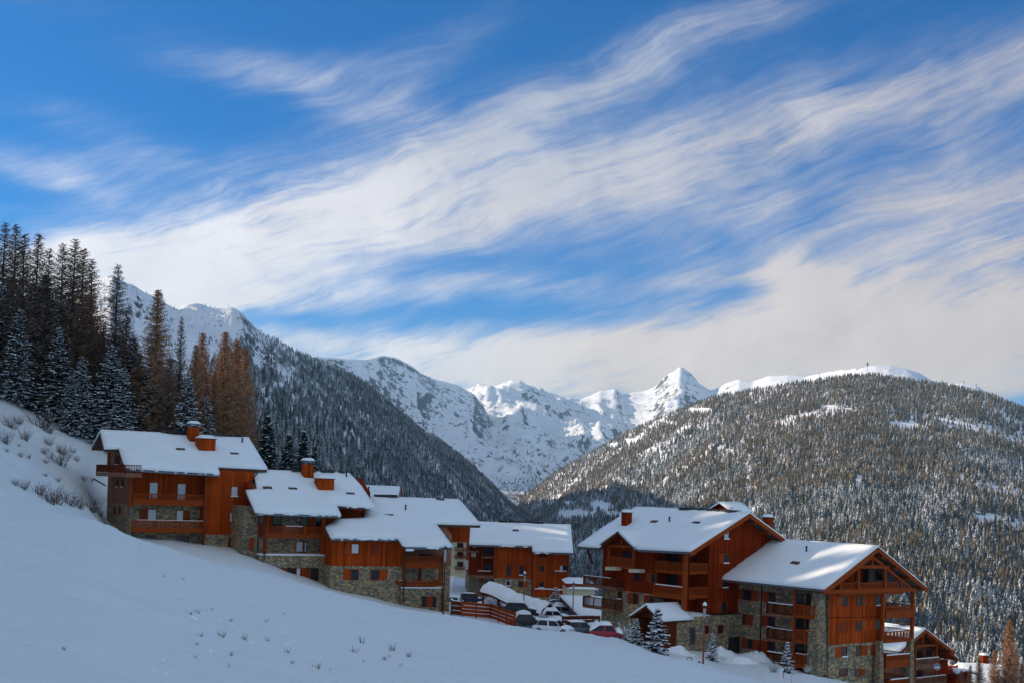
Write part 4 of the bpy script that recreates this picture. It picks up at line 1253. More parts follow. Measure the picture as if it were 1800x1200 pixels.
h.win(z6(768, 728), z6(805, 812), 1, 2.3, '', M_DARK, fm=M_SHUTR, kind='door', bars=False)
h.win(z6(957, 918), z6(979, 968), 1, -.7, '', M_GLASS, fm=M_SHUTR, bars=False); h.win(z6(1048, 914), z6(1080, 964), 1, -.7, '', M_GLASS, fm=M_SHUTR, bars=False)
h.win(z6(850, 928), z6(886, 1045), 1, -.7, '', M_TILE, fm=M_STONEG, kind='door', bars=False); h.win(z6(1118, 995), z6(1200, 1110), 1, -.7, '', M_DARK, fm=M_STONEG, kind='opening', bars=False)
# cross gable over the side balconies
uc = h.ue - .25
ap = h.hit(z6(341, 235), 0, uc); lr = h.hit(z6(476, 360), 0, uc); ll = h.hit(z6(205, 349), 0, uc)
hw = (ll.y - lr.y)/2; vc = ap.y; wl = ap.z - hw*.62
umain = lambda w: h.r0 - (h.wr - w)/h.tan
def mk(v, w, du=0): return Vector((uc + du, v, w))
for sgn, nm in ((-1, 'a'), (1, 'b')):
    q = [Vector((uc, vc, ap.z)), Vector((umain(ap.z) + .3, vc, ap.z)), Vector((umain(wl) + .3, vc + sgn*hw, wl)), Vector((uc, vc + sgn*hw, wl))]
    n = (q[1] - q[0]).cross(q[3] - q[0]); n = n if n.z > 0 else -n; n.normalize()
    bm = bmesh.new()
    lo = [bm.verts.new(p - n*.5) for p in q]; hi = [bm.verts.new(p - n*.26) for p in q]
    bm.faces.new(lo); bm.faces.new(hi[::-1])
    for i in range(4): bm.faces.new((lo[i], hi[i], hi[(i + 1) % 4], lo[(i + 1) % 4]))
    dr = finish(bm, 'porch_roof', M_BEAMD, h.root)
    snow_sheet(q, n, .26, dr, rag=.04)
bm = bmesh.new(); add_prism(bm, [(vc - hw + .3, wl - .45), (vc + hw - .3, wl - .45), (vc, ap.z - .7)], 0, -.02 + uc + 1.3, uc + 1.6); finish(bm, 'porch_gable', M_WOODD, h.root)
h.balcony(z6(282, 436), z6(452, 512), 0, -.9, 0, .8, 3, snow=.2); h.beam(z6(276, 354), z6(462, 362), 0, -.85, .26, .2)
for x in (280, 455): h.post(z6(x, 0)[0], z6(0, 352)[1], z6(0, 505)[1], 0, -.88, .26)
h.post(z6(372, 0)[0], z6(0, 275)[1], z6(0, 352)[1], 0, -.88, .18)
h.win(z6(380, 375), z6(440, 440), 0, 0, '', M_GLASS, fm=M_BEAMD, kind='balcony_door')
for x, y in ((275, 505), (440, 521)): h.beam(z6(x, y + 8), z6(x + 74, y + 10), 0, -1.1, .38, .9, 'balcony_soffit', M_CREAM)
# balconies that stick out past the back corner
h.balcony(z6(100, 574), z6(330, 650), 0, -1.2, 0, .78, 4, m=M_BEAMD, snow=.5); h.balcony(z6(97, 720), z6(325, 802), 0, -1.2, 0, .8, 4, m=M_BEAMD, snow=.4)
bm = bmesh.new(); p0 = h.hit(z6(165, 480), 0, 0); add_bar(bm, p0, h.hit(z6(128, 372), 0, h.ue + .1), .2, .2); finish(bm, 'brace', M_BEAMD, h.root)
gable_boards(h, h.vg, 2*r0 - h.ue)
h.chimney(z6(368, 122), z6(404, 210), 0, .9, M_WOODD, 'snow', 0)
h.vent(*z6(706, 185), 'pipe'); h.vent(*z6(895, 193), 'w'); h.vent(*z6(600, 185), 'w')
h.gutter(z6(60, 342), z6(200, 350)); h.gutter(z6(480, 362), z6(848, 378))
bm = bmesh.new()
for k in range(28):
    vv = h.on_front(*z6(755 + k*15, 112)).y; e_ = .35 + .4*random.random(); add_box(bm, r0 - e_, r0 + .4, vv - .3, vv + .3, h.wr - .5, h.wr - e_*.2 + .05*random.random())
finish(bm, 'ridge_tiles', M_TILE, h.roof_o)
# dormer and chimney on the far slope
c = h.hitn(*z6(1075, 98), h.nb, h.nb.dot(h.pr)); pr = h.hit(z6(1098, 58), 1, c.y)
dm = empty('dormer', (0, 0, 0), parent=h.root)
bm = bmesh.new(); vv = h.on_front(*z6(1040, 100)).y
w0 = h.wr - .6; hh = 1.55
add_prism(bm, [(vv - 1.5, w0), (vv + 1.5, w0), (vv + 1.5, w0 + .75), (vv, w0 + hh - .3), (vv - 1.5, w0 + .75)], 0, r0 + .5, r0 + 3.5)
bpy.data.objects.remove(dm)
dm = finish(bm, 'dormer', M_WOODD, h.root)
for sgn in (-1, 1):
    q = [Vector((r0 + .1, vv, w0 + hh)), Vector((r0 + 3.8, vv, w0 + hh)), Vector((r0 + 3.8, vv + sgn*1.9, w0 + hh - .95)), Vector((r0 + .1, vv + sgn*1.9, w0 + hh - .95))]
    n = (q[1] - q[0]).cross(q[3] - q[0]); n = n if n.z > 0 else -n
    snow_sheet(q, n, .3, dm, rag=.03)
a = h.hit((1335, 905), 0, r0 + 4.5); b = h.hit((1357, 922), 0, r0 + 4.5)
h.chimney((1340, 909), (1350, 922), r0 + 5.2, .9, M_WOODD, 'snow', 0, zb=h.wr - 3)
# stone porch with its own little gable
pc = h.hit(z6(540, 760), 0, -4.6)
def porch():
    a = h.hit(z6(540, 748), 0, -4.8); l = h.hit(z6(416, 832), 0, -4.8)
    hw = abs(l.y - a.y); wl = l.z
    for sgn in (-1, 1):
        q = [Vector((-4.8, a.y, a.z)), Vector((-.03, a.y, a.z)), Vector((-.03, a.y + sgn*hw, wl)), Vector((-4.8, a.y + sgn*hw, wl))]
        n = (q[1] - q[0]).cross(q[3] - q[0]); n = n if n.z > 0 else -n; n.normalize()
        bm = bmesh.new()
        lo = [bm.verts.new(p - n*.55) for p in q]; hi = [bm.verts.new(p - n*.34) for p in q]
        bm.faces.new(lo); bm.faces.new(hi[::-1])
        for i in range(4): bm.faces.new((lo[i], hi[i], hi[(i + 1) % 4], lo[(i + 1) % 4]))
        o = finish(bm, 'entrance_roof', M_BEAMD, h.root); snow_sheet(q, n, .34, o, rag=.05)
    for sgn in (-1, 1):
        bm = bmesh.new(); y = a.y + sgn*(hw - .75)
        add_box(bm, -4.3, -.05, y - .18, y + .18, g0, wl - .25); finish(bm, 'porch_wall', M_BEAMD, h.root)
    bm = bmesh.new(); add_prism(bm, [(a.y - hw + .9, wl - .2), (a.y + hw - .9, wl - .2), (a.y, a.z - .75)], 0, -3.9, -3.7); finish(bm, 'porch_gable', M_BEAMD, h.root)
porch()

# ================================================================ chalet with the open truss gable
h = gable_house('chalet', 'stone and timber chalet with an open trussed gable and balconies on tapering stone pillars', (1456, 1133), 129, 38, z7(1215, 150), z7(805, 474), group=GCH)
B2 = h
r0 = h.r0; uW = 2*r0 + .9
vfar = h.on_front(*z7(560, 126)).y
ur = 2*r0 - h.ue + .4
h.roof([(1354, 942.6), z7(860, 134), z7(1215, 149), z7(1010, 312), z7(805, 473), z7(470, 440), (1259, 1011.6)], (h.vg, vfar + 2, ur))
V = lambda x, y=700, u=0: h.hit(z7(x, y), 0, u).y
U = lambda x, y=700, v=0: h.hit(z7(x, y), 1, v).x
D = V(150) + 1.2; g0 = -7
wS = h.hit(z7(1040, 900), 1, 0).z
uM = U(1258)                # end of the closed gable wall; open balconies beyond
wB = h.hit(z7(1050, 515), 1, 0).z
vb = V(600)
h.mass('wood_wall', M_WOOD, .02, uM, 0, D - .02, wS, wB); h.mass('stone_wall', M_STONE, .04, uM - .02, -.03, D - .05, g0, wS)
h.mass('side_stone_wall', M_STONE, -.12, .02, vb, D, g0, h.top(-.1))
h.mass('wood_wall', M_WOOD, .3, uM, 2.4, D - .06, wB + .02)
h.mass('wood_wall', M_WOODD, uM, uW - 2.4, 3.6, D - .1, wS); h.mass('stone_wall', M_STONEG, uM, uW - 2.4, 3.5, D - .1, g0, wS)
h.post(z7(812, 0)[0], z7(0, 520)[1], z7(0, 1140)[1], 1, -.35, .95, 'stone_pillar', M_STONEG, tw=1.55)
# windows of the gable, three rows
for (x0, x1, y0, y1, sh, m_) in ((946, 979, 549, 617, 'l', None), (1055, 1091, 546, 615, 'r', None), (1199, 1233, 541, 611, 'l', None), (1053, 1088, 735, 802, 'r', None), (1197, 1229, 727, 794, 'l', None)):
    h.win(z7(x0, y0), z7(x1, y1), 1, 0, sh, M_GLASS, bars=False, shm=m_, sw=.95)
h.win(z7(945, 740), z7(980, 808), 1, 0, 'l', M_SHUTR, bars=False, shm=M_SHUTR, sw=.8)
for (x0, x1, y0, y1, sh) in ((941, 976, 928, 998, 'l'), (1052, 1084, 922, 990, 'r'), (1202, 1226, 912, 980, 'l')): h.win(z7(x0, y0), z7(x1, y1), 1, -.03, sh, M_GLASS, bars=False, sw=1.0)
h.win(z7(928, 1095), z7(980, 1140), 1, -.03, '', M_GLASS, bars=False, fm=M_SHUTR); h.win(z7(1045, 1098), z7(1080, 1140), 1, -.03, 'r', M_GLASS, bars=False)
h.beam(z7(838, 708), z7(1250, 700), 1, -.03, .1, .05, 'trim', M_WOODD)
# timber truss in the gable
TP = -.9
h.beam(z9(205, 748), z9(1420, 715), 1, TP, .42, .3, 'tie_beam'); h.beam(z9(410, 772), z9(1250, 748), 1, TP + .35, .34, .3, 'tie_beam')
h.beam(z9(655, 415), z9(1070, 418), 1, TP, .32, .26, 'collar_beam'); h.beam(z9(848, 265), z9(848, 440), 1, TP, .24, .22, 'king_post')
h.beam(z9(305, 705), z9(840, 290), 1, TP, .26, .22, 'rafter'); h.beam(z9(850, 285), z9(1360, 700), 1, TP, .26, .22, 'rafter')
for x in (662, 1016): h.beam(z9(x, 430), z9(x, 715), 1, TP, .26, .24, 'post')
for x, y in ((427, 610), (1230, 580)): h.beam(z9(x, y), z9(x, 720), 1, TP, .2, .2, 'post')
h.balcony(z9(430, 622), z9(1180, 715), 1, TP + .15, 2.4, .85, 6, snow=0, ends=False, fascia=False)
h.win(z9(725, 445), z9(790, 610), 1, 2.4, '', M_GLASS, fm=M_BEAMD, kind='balcony_door', bars=False); h.win(z9(895, 470), z9(985, 590), 1, 2.4, '', M_GLASS, fm=M_BEAM, bars=False)
h.win(z9(628, 470), z9(652, 610), 1, 2.4, '', M_DARK, fm=M_BEAMD, bars=False)
# open corner balconies
for x, y0, y1 in ((1012, 770, 1200), (1405, 730, 1185)):
    h.post(z9(x, 0)[0], z9(0, y0)[1], z10(0, 345 if x > 1100 else 380)[1], 1, TP, .34)
    h.post(z10(1080 if x < 1100 else 1520, 0)[0], z10(0, 380 if x < 1100 else 345)[1], 1215, 1, TP - .2, .55, 'stone_pillar', M_STONEG, tw=.85)
h.balcony(z9(1030, 930), z9(1390, 1090), 1, TP + .02, 3.5, .42, 4, snow=.5)
h.balcony(z10(1112, 228), z10(1510, 392), 1, TP + .02, 3.5, .75, 4, snow=.4)
h.balcony(z10(1125, 572), z10(1500, 752), 1, TP + .02, 3.5, .45, 4, snow=.9)
h.balcony(z10(1160, 920), z10(1540, 1080), 1, TP + .02, 3.5, .5, 4, snow=.8)
# stone side: windows and the stacked balconies near the corner
for (x0, x1, y0, y1, sh) in ((200, 262, 500, 570, 'lr'), (392, 440, 520, 590, 'l'), (160, 215, 680, 752, 'r'), (390, 436, 705, 775, 'l'), (385, 436, 890, 975, 'l'), (235, 270, 870, 935, 'lr')):
    h.win(z7(x0, y0), z7(x1, y1), 0, -.12, sh, M_GLASS, bars=False, shm=M_SHUTR, fm=M_SHUTR, sw=1.0)
h.win(z7(85, 860), z7(160, 985), 0, -.12, '', M_DARK, fm=M_STONEG, kind='opening', bars=False)
h.mass('recess_wall', M_STONEG, -.05, .02, .05, vb, g0, wB)
for y0, y1 in ((530, 612), (715, 800), (915, 1010)):
    h.win(z7(590, y0), z7(650, y1), 0, -.05, '', M_GLASS, fm=M_BEAMD, kind='balcony_door', bars=False); h.win(z7(680, y0 + 4), z7(750, y1 + 4), 0, -.05, '', M_DARK, fm=M_BEAMD, kind='balcony_door')
for y0, y1, sn in ((612, 712, .7), (800, 905, .6), (985, 1090, .7)):
    h.balcony(z7(372, y0 - 8), z7(585, y1 - 12), 0, -1.9, -.12, .85, 4, m=M_BEAMD, snow=sn); h.balcony(z7(585, y0), z7(740, y1), 0, -1.9, -.05, .85, 3, snow=.3)
h.post(z7(584, 0)[0], z7(0, 480)[1], z7(0, 1090)[1], 0, -1.9, .22)
h.pipe([z7(338, 440), z7(332, 700), z7(322, 1005)], 0, -.2, .07)
gable_boards(h, h.vg, ur)
h.vent(*z7(675, 208), 'pipe'); h.vent(*z7(590, 294), 'w')
h.gutter(z7(150, 409), z7(800, 475))

# ================================================================ lower chalet behind the pillars
h = gable_house('chalet', 'lower chalet with a trussed gable, half hidden behind the stone pillars of its neighbour', (1606, 1150), 168, 38, z8(642, 603), z8(340, 865), group=GCH)
B3 = h
r0 = h.r0
ur = 2*r0 - h.ue
h.roof([z8(230, 548), z8(420, 548), z8(545, 560), z8(642, 601), z8(340, 863), z8(150, 850), z8(150, 548)], (h.vg, 20, h.hit(z8(945, 850), 1, h.vg).x))
uL = h.hit(z8(420, 900), 1, 0).x; uE = h.hit(z8(850, 950), 1, 0).x; g0 = -12
wB = h.hit(z8(660, 815), 1, 0).z
h.mass('wood_wall', M_WOODG, uL, uE, 1.6, 16, g0)
h.beam(z8(545, 808), z8(785, 795), 1, -.9, .3, .26, 'tie_beam'); h.beam(z8(612, 665), z8(612, 800), 1, -.9, .22, .2, 'king_post'); h.beam(z8(615, 672), z8(760, 785), 1, -.9, .22, .2, 'rafter'); h.beam(z8(606, 672), z8(470, 800), 1, -.9, .22, .2, 'rafter')
h.post(z8(768, 0)[0], z8(0, 800)[1], z8(0, 1200)[1], 1, -.9, .24); h.post(z8(545, 0)[0], z8(0, 800)[1], z8(0, 1200)[1], 1, -.9, .24)
h.balcony(z8(540, 938), z8(785, 1045), 1, -.95, 1.6, .6, 3, snow=.9, m=M_WOODG); h.balcony(z8(535, 1130), z8(860, 1240), 1, -.95, 1.6, .6, 4, snow=.9, m=M_WOODG)
h.win(z8(545, 865), z8(605, 940), 1, 1.6, '', M_DARK, kind='balcony_door', fm=M_BEAMD); h.win(z8(650, 850), z8(700, 945), 1, 1.6, '', M_GLASS, kind='balcony_door', fm=M_BEAM); h.win(z8(545, 1075), z8(600, 1150), 1, 1.6, '', M_DARK, kind='balcony_door', fm=M_BEAMD)
gable_boards(h, h.vg, h.hit(z8(945, 850), 1, h.vg).x)
h.vent(*z8(400, 576), 'w')
# its lower side roof
a = h.hit(z8(905, 842), 1, -.8); b = h.hit(z8(1000, 920), 1, -.8)
q = [a, b, b + Vector((0, 8, 0)), a + Vector((0, 8, 0))]
n = (q[1] - q[0]).cross(q[3] - q[0]); n = n if n.z > 0 else -n; n.normalize()
bm = bmesh.new(); lo = [bm.verts.new(p - n*.62) for p in q]; hi = [bm.verts.new(p - n*.3) for p in q]
bm.faces.new(lo); bm.faces.new(hi[::-1])
for i in range(4): bm.faces.new((lo[i], hi[i], hi[(i + 1) % 4], lo[(i + 1) % 4]))
o = finish(bm, 'side_roof', M_BEAM, h.root); snow_sheet(q, n, .3, o)
h.mass('side_wall', M_WOODD, uE + .01, h.hit(z8(960, 980), 1, 0).x, 1.2, 9, g0, b.z - .75)
h.balcony(z8(290, 875), z8(480, 930), 1, -.5, 1.6, .7, 3, snow=.5, m=M_WOODG)

# ================================================================ sunlit roofs at the lower edge
def small_roof(name, label, px, py, Y, psi, poly, r0, eavep, ridgep, gable, wallm):
    h = House(name, label, px, py, Y, psi, group=GCH)
    e = h.hit(eavep, 1, -.8); r_ = h.hit(ridgep, 1, r0)
    h.set_roof(0, r0, r_.z, (r_.z - e.z)/(r0 + .8), .4, .26)
    pts = h.roof(poly, (min(p.x for p in [h.on_front(*k) for k in poly]), max(p.x for p in [h.on_front(*k) for k in poly]), 2*r0 + .8))
    x0 = min(p.x for p in pts) + .6; x1 = max(p.x for p in pts) - .6
    h.mass('wood_wall', wallm, x0, x1, 0, 2*r0, -7)
    return h
hh_ = small_roof('chalet', 'broad sunlit snow roof in the lower corner behind golden bare larches', 1690, 1205, 205, 6, [(1684, 1161), (1740, 1163), (1786, 1166), (1800, 1190), (1812, 1215), (1688, 1212)], 8, (1740, 1212), (1740, 1163), 0, M_WOODD)
hh_.chimney((1728, 1152), (1738, 1164), 7, 1.2, M_WOODD)
hs = gable_house('chalet', 'small hut with a sunlit snow roof and dark gable below the trussed chalets', (1700, 1190), 176, 30, z8(1075, 1048), z8(965, 1085), vg=-.6, th=.3, slab=.2, group=GCH)
hs.roof([z8(965, 1010), z8(1000, 1008), z8(1075, 1046), z8(965, 1083), z8(930, 1060)], (-.6, 5, hs.r0*2 - hs.ue))
hs.mass('wood_wall', M_WOODD, hs.ue + .4, 2*hs.r0 - hs.ue - .4, 0, 5, -8)

# ================================================================ pale roofs beyond the car park rail
h = House('low_building', 'low cream building with a flat snow roof tucked behind the big chalet', 1000, 1045, 186, 2, cat='building')
a0, a1, w0, w1 = h.rect(z5(1040, 742), z5(1275, 782), 1, 0)
bm = bmesh.new(); add_box(bm, a0, a1, 0, 8, w0 - 5, w1); finish(bm, 'wall', M_CREAM, h.root)
a0, a1, w2, w3 = h.rect(z5(1050, 700), z5(1268, 742), 1, 0)
bm = bmesh.new(); add_box(bm, a0, a1 + .2, .6, 8.2, w1 + .002, w3); up = finish(bm, 'upper_wall', M_BEAM, h.root)
bm = bmesh.new(); add_dome(bm, a0 - .4, a1 + .3, -8.4, -.3, w3, .5, 1, 0); finish(bm, 'snow_cover', M_RSNOW, up, smooth=True)
bm = bmesh.new(); add_dome(bm, a0 - .2, a1 + .8, -.55, .3, w1, .3, 1, 0); finish(bm, 'snow_ledge', M_RSNOW, h.root, smooth=True)
h = House('shed', 'shed with a wide white sloping roof and dark slanting verge behind the car park rail', 985, 1085, 172, 0, cat='shed')
r0 = 6
e = h.hit((1035, 1083), 1, -.5); r_ = h.hit((1020, 1044), 1, r0)
h.set_roof(0, r0, r_.z, (r_.z - e.z)/(r0 + .5), .35, .35)
h.roof([(984, 1045), (1060, 1045), (1060, 1083), (1023, 1083)], (0, 7, 9))
h.mass('wall', M_BEAMD, 2.2, 6, 0, 9, -6)
# ---------------------------------------------------------------- conifers near the village
def strips(rows):
    """rows: list of (p0, p1, w0, w1, normal-ish side vector, material) -> quads"""
    n = len(rows)
    V = np.zeros((n, 4, 3)); MI = np.zeros(n, int)
    for i, (p, q, a, b, s, m) in enumerate(rows):
        V[i, 0] = p - s*a; V[i, 1] = p + s*a; V[i, 2] = q + s*b; V[i, 3] = q - s*b; MI[i] = m
    return V.reshape(-1, 3), np.arange(n*4).reshape(-1, 4), MI


def tree_proto(kind, seed, H, Rb, mats, snow=.5, top_bare=.0, dens=1.0, low=.06):
    """kind 'spruce': needle sprays in tiers; 'larch': fine bare twigs on long limbs"""
    r = np.random.default_rng(seed)
    rows = []
    z = low*H
    up = np.array([0, 0, 1.0])
    a0 = r.random()*6.28
    while z < H*.985:
        f = z/H
        L0 = Rb*((1 - f)**.8*.96 + .04)
        if f < .2: L0 *= .75 + f*1.25
        nb = max(3, int((8 if kind == 'spruce' else 6)*dens*(1 - f*.45)))
        for k in range(nb):
            a = a0 + 6.283*k/nb + r.uniform(-.4, .4)
            L = L0*r.uniform(.6, 1.22)
            d = np.array([math.cos(a), math.sin(a), 0.0]); side = np.array([-d[1], d[0], 0.0])
            if kind == 'spruce': s0, s1 = -.10 - .35*(1 - f) + .55*f, -.42*(1 - f) + .12
            else: s0, s1 = -.25*(1 - f) + .35*f, -.30*(1 - f) + .50
            n = max(3, int(L/(.34 if kind == 'spruce' else .26)))
            prev = np.array([0, 0, z]); zz = z + r.uniform(-.15, .15)*1.0
            for j in range(1, n + 1):
                t = j/n
                p = d*L*t + up*(zz + L*(s0*t + (s1 - s0)*.5*t*t) - zz) + up*zz
                p = p + side*r.uniform(-.06, .06)
                if kind == 'spruce':
                    w = (.42*(1 - .55*t) + .08)*r.uniform(.7, 1.25)*min(1, .4 + L*.35)
                    for sg in (-1, 1):
                        q = p + side*sg*w*r.uniform(.7, 1.2) + d*w*.55 - up*w*r.uniform(.30, .75)
                        dd = q - p; sv = np.cross(dd, up + r.uniform(-.5, .5, 3)); sv /= np.linalg.norm(sv) + 1e-6
                        rows.append((p, q, .17*r.uniform(.7, 1.3), .07, sv, 0))
                        if r.random() < snow*.8:
                            s2 = np.cross(dd, up + r.uniform(-.25, .25, 3)); s2 /= np.linalg.norm(s2) + 1e-6
                            rows.append((p + up*.09, q + up*.10 + (q - p)*.05, .22*r.uniform(.5, 1.3), .09, s2, 1))
                    # hanging tuft
                    q = p - up*w*r.uniform(.5, 1.0) + d*.1
                    rows.append((p, q, .19, .07, side if r.random() < .5 else d, 0))
                    if r.random() < snow: rows.append((prev + up*.10, p + up*.09, .20*r.uniform(.5, 1.3)*(1.1 - t*.4), .13, side, 1))
                else:
                    th = .05*(1 - t*.6)
                    rows.append((prev, p, th, th*.8, side, 0)); rows.append((prev, p, th, th*.8, up, 0))
                    for _ in range(3):
                        v = side*r.uniform(-1, 1) + d*r.uniform(-.2, .8) - up*r.uniform(-.15, .9)
                        v = v/np.linalg.norm(v)*r.uniform(.25, .75)*min(1, .35 + L*.3)
                        sv = np.cross(v, r.uniform(-1, 1, 3)); sv /= np.linalg.norm(sv) + 1e-6
                        rows.append((p, p + v, .034, .018, sv, 0))
                    if f < 1 - top_bare and r.random() < snow: rows.append((prev + up*.05, p + up*.05, .10*r.uniform(.4, 1.3), .07, side, 1))
                prev = p
        z += (.42 if kind == 'spruce' else .40)*(1.0 - f*.45)*r.uniform(.75, 1.25)/max(.6, dens)
        a0 += 1.1
    V, Fc, MI = strips(rows)
    crown = np_mesh(kind + '_crown', V, Fc, mats, MI)
    bm = bmesh.new()
    rb = .011*H + .05
    add_tube(bm, [(0, 0, -1.5), (0, 0, 0), (.05, 0, H*.4), (0, .04, H*.8), (0, 0, H*.99)], [rb*1.25, rb, rb*.7, rb*.28, .015], 7)
    me = bpy.data.meshes.new(kind + '_trunk'); bm.to_mesh(me); bm.free(); me.materials.append(M_BARK)
    return crown, me


PR = {
    'S': [tree_proto('spruce', 1 + k, 20, 4.0 + .4*k, [M_NEEDLE, M_CLUMP], .85) for k in range(3)],
    'D': [tree_proto('spruce', 11 + k, 12, 2.4, [M_NEEDLE, M_CLUMP], .13, dens=1.1) for k in range(2)],
    'L': [tree_proto('larch', 21 + k, 22, 4.1 + .3*k, [M_LARCH, M_CLUMP], .6, .35, dens=1.15, low=.10) for k in range(3)],
    'G': [tree_proto('larch', 31 + k, 20, 3.7, [M_LARCHG, M_CLUMP], .45, .25, dens=1.5, low=.08) for k in range(3)],
    'Y': [tree_proto('spruce', 41, 5, 1.35, [M_NEEDLE, M_CLUMP], .9, dens=1.0, low=.02)],
}
PH = {'S': 20, 'D': 12, 'L': 22, 'G': 20, 'Y': 5}
NAMES = {'S': 'snowy_spruce', 'D': 'dark_spruce', 'L': 'bare_larch', 'G': 'golden_larch', 'Y': 'young_spruce'}
_made = {}


def plant(kind, loc, H, label, group=None, cat='tree', wide=1.0, which=None):
    i = random.randrange(len(PR[kind])) if which is None else which
    sc = H/PH[kind]
    root = empty(NAMES[kind], loc, random.random()*6.28, label=label, cat=cat, group=group)
    root.scale = (sc*wide, sc*wide, sc)
    if (kind, i) not in _made:
        c, t = PR[kind][i]
        _made[kind, i] = (link('crown', c, root), link('trunk', t, root))
    else:
        for o in _made[kind, i]:
            k = o.copy(); COL.objects.link(k); k.parent = root
    return root


GW = 'conifers of the wood above the chalets'
WOOD = [
    (-26, 402, 166, 'L', 'bare larch half cut off by the edge of the picture above the bushes'),
    (10, 386, 173, 'L', 'tall bare larch, one of the twin tops standing highest in the wood'),
    (29, 389, 180, 'L', 'bare larch crown close behind the twin highest tops of the wood'),
    (44, 404, 168, 'L', 'bare larch with a leaning crown just below the highest twin tops'),
    (6, 500, 160, 'S', 'snow laden spruce in the front row at the edge of the picture'),
    (36, 540, 157, 'S', 'snow laden spruce in front of the highest twin larches'),
    (60, 490, 164, 'S', 'tall narrow spruce with snow on every tier below the fifth larch top'),
    (69, 404, 176, 'L', 'bare larch with a lone crown against blue sky beside the twin tops'),
    (88, 432, 170, 'L', 'thin bare larch between two taller crowns against the sky'),
    (82, 476, 162, 'S', 'spruce striped with snow in the dark middle of the wood'),
    (112, 423, 178, 'L', 'bare larch showing its dark trunk against pale sky'),
    (133, 414, 172, 'L', 'dark bare larch with the widest crown on the skyline of the wood'),
    (148, 430, 182, 'L', 'bare larch leaning away behind the widest skyline crown'),
    (104, 570, 159, 'S', 'low spruce with thick snow at the foot of the dark larches'),
    (127, 640, 157, 'S', 'small spruce with heavy snow at the edge of the open slope'),
    (163, 450, 178, 'L', 'bare larch just before the gap where the far peak shows'),
    (160, 512, 165, 'G', 'broad golden brown larch dusted with snow in the middle of the wood'),
    (146, 620, 158, 'S', 'spruce with white drooping boughs below the broad golden larch'),
    (184, 560, 172, 'L', 'bare larch filling the gap behind the broad golden larch'),
    (208, 460, 174, 'L', 'bare leaning larch standing alone on the skyline before the snowy peak'),
    (224, 540, 180, 'L', 'bare larch beneath the lone leaning larch of the skyline'),
    (198, 600, 160, 'S', 'spruce thick with snow under the lone leaning larch'),
    (218, 640, 159, 'S', 'shorter spruce bowed with snow behind the gable loggia of the highest chalet'),
    (234, 586, 166, 'S', 'spruce with white tips beside the lone leaning larch'),
    (248, 610, 172, 'L', 'brown larch with snowy lower limbs before the conical larch'),
    (279, 503, 173, 'G', 'conical larch with a rusty crown rising clear before the white mountain'),
    (264, 640, 163, 'S', 'snowy spruce at the foot of the conical rusty larch'),
    (300, 620, 170, 'L', 'brown larch on the shoulder of the conical rusty larch'),
    (320, 551, 177, 'L', 'thin dead looking larch pole rising between two rusty larches'),
    (332, 655, 168, 'S', 'spruce half hidden behind the metal capped chimney'),
    (346, 600, 176, 'G', 'golden larch behind the twin chimneys of the highest chalet'),
    (357, 580, 184, 'G', 'golden larch with a double top before the snowy mountain flank'),
    (378, 650, 180, 'G', 'short golden larch between the double topped larch and the last pair'),
    (397, 577, 182, 'G', 'golden larch, taller of the last pair at the end of the wood'),
    (417, 590, 186, 'G', 'golden larch, shorter of the last pair at the end of the wood'),
    (432, 606, 192, 'G', 'golden larch with the outermost crown where the wood ends'),
    (364, 690, 176, 'S', 'green spruce at the foot of the golden larches above the roof ridge'),
]
for px, py, Y, k, lab in WOOD:
    if Y <= 166: Y += 9
    p = P(px, py, Y)
    g = GR(p.x, p.y)
    b = Vector((p.x, p.y, g - .3))
    wide = {'L': 1.0, 'S': 1.15, 'G': 1.0}[k]*(.55 if 'pole' in lab else 1)
    plant(k, b, max(5, p.z - g), lab, GW, wide=wide)
for px, py, Y, H, lab in ((471, 729, 178, 13, 'tall dark spruce standing apart behind the roof of the second chalet'), (508, 762, 182, 11, 'slim dark spruce, middle one of three behind the second chalet'),
                          (535, 757, 176, 11, 'bushy dark spruce right behind the tall chimney of the second chalet'), (553, 783, 180, 9, 'small dark spruce tucked against the bushy one behind the chimney')):
    p = P(px, py, Y)
    plant('D', Vector((p.x, p.y, p.z - H)), H, lab, 'dark spruces behind the second chalet', wide=1.05 if H > 9 else .9)
for px, yb, yt, Y, lab, w in ((1154, 1148, 1072, 121, 'young spruce weighed down with snow in front of the gabled stone porch', 1.2), (1118, 1132, 1088, 123, 'small spruce clotted with snow beside the porch', 1.2),
                              (1252, 1142, 1096, 127, 'little snow dusted spruce beside the lamp post at the stone annex', 1.0), (1383, 1186, 1130, 121, 'thin young spruce carrying snow in front of the stacked side balconies', .95), (976, 1068, 1024, 182, 'young spruce beside the car park below the broad chalet', 1.3)):
    p = ground_hit(px, yb, 90); p = P(px, yb, Y)
    H = (yb - yt)/F*Y
    plant('Y', Vector((p.x, p.y, min(p.z, GR(p.x, p.y)))), H*1.03, lab, 'young spruces among the chalets', wide=w)
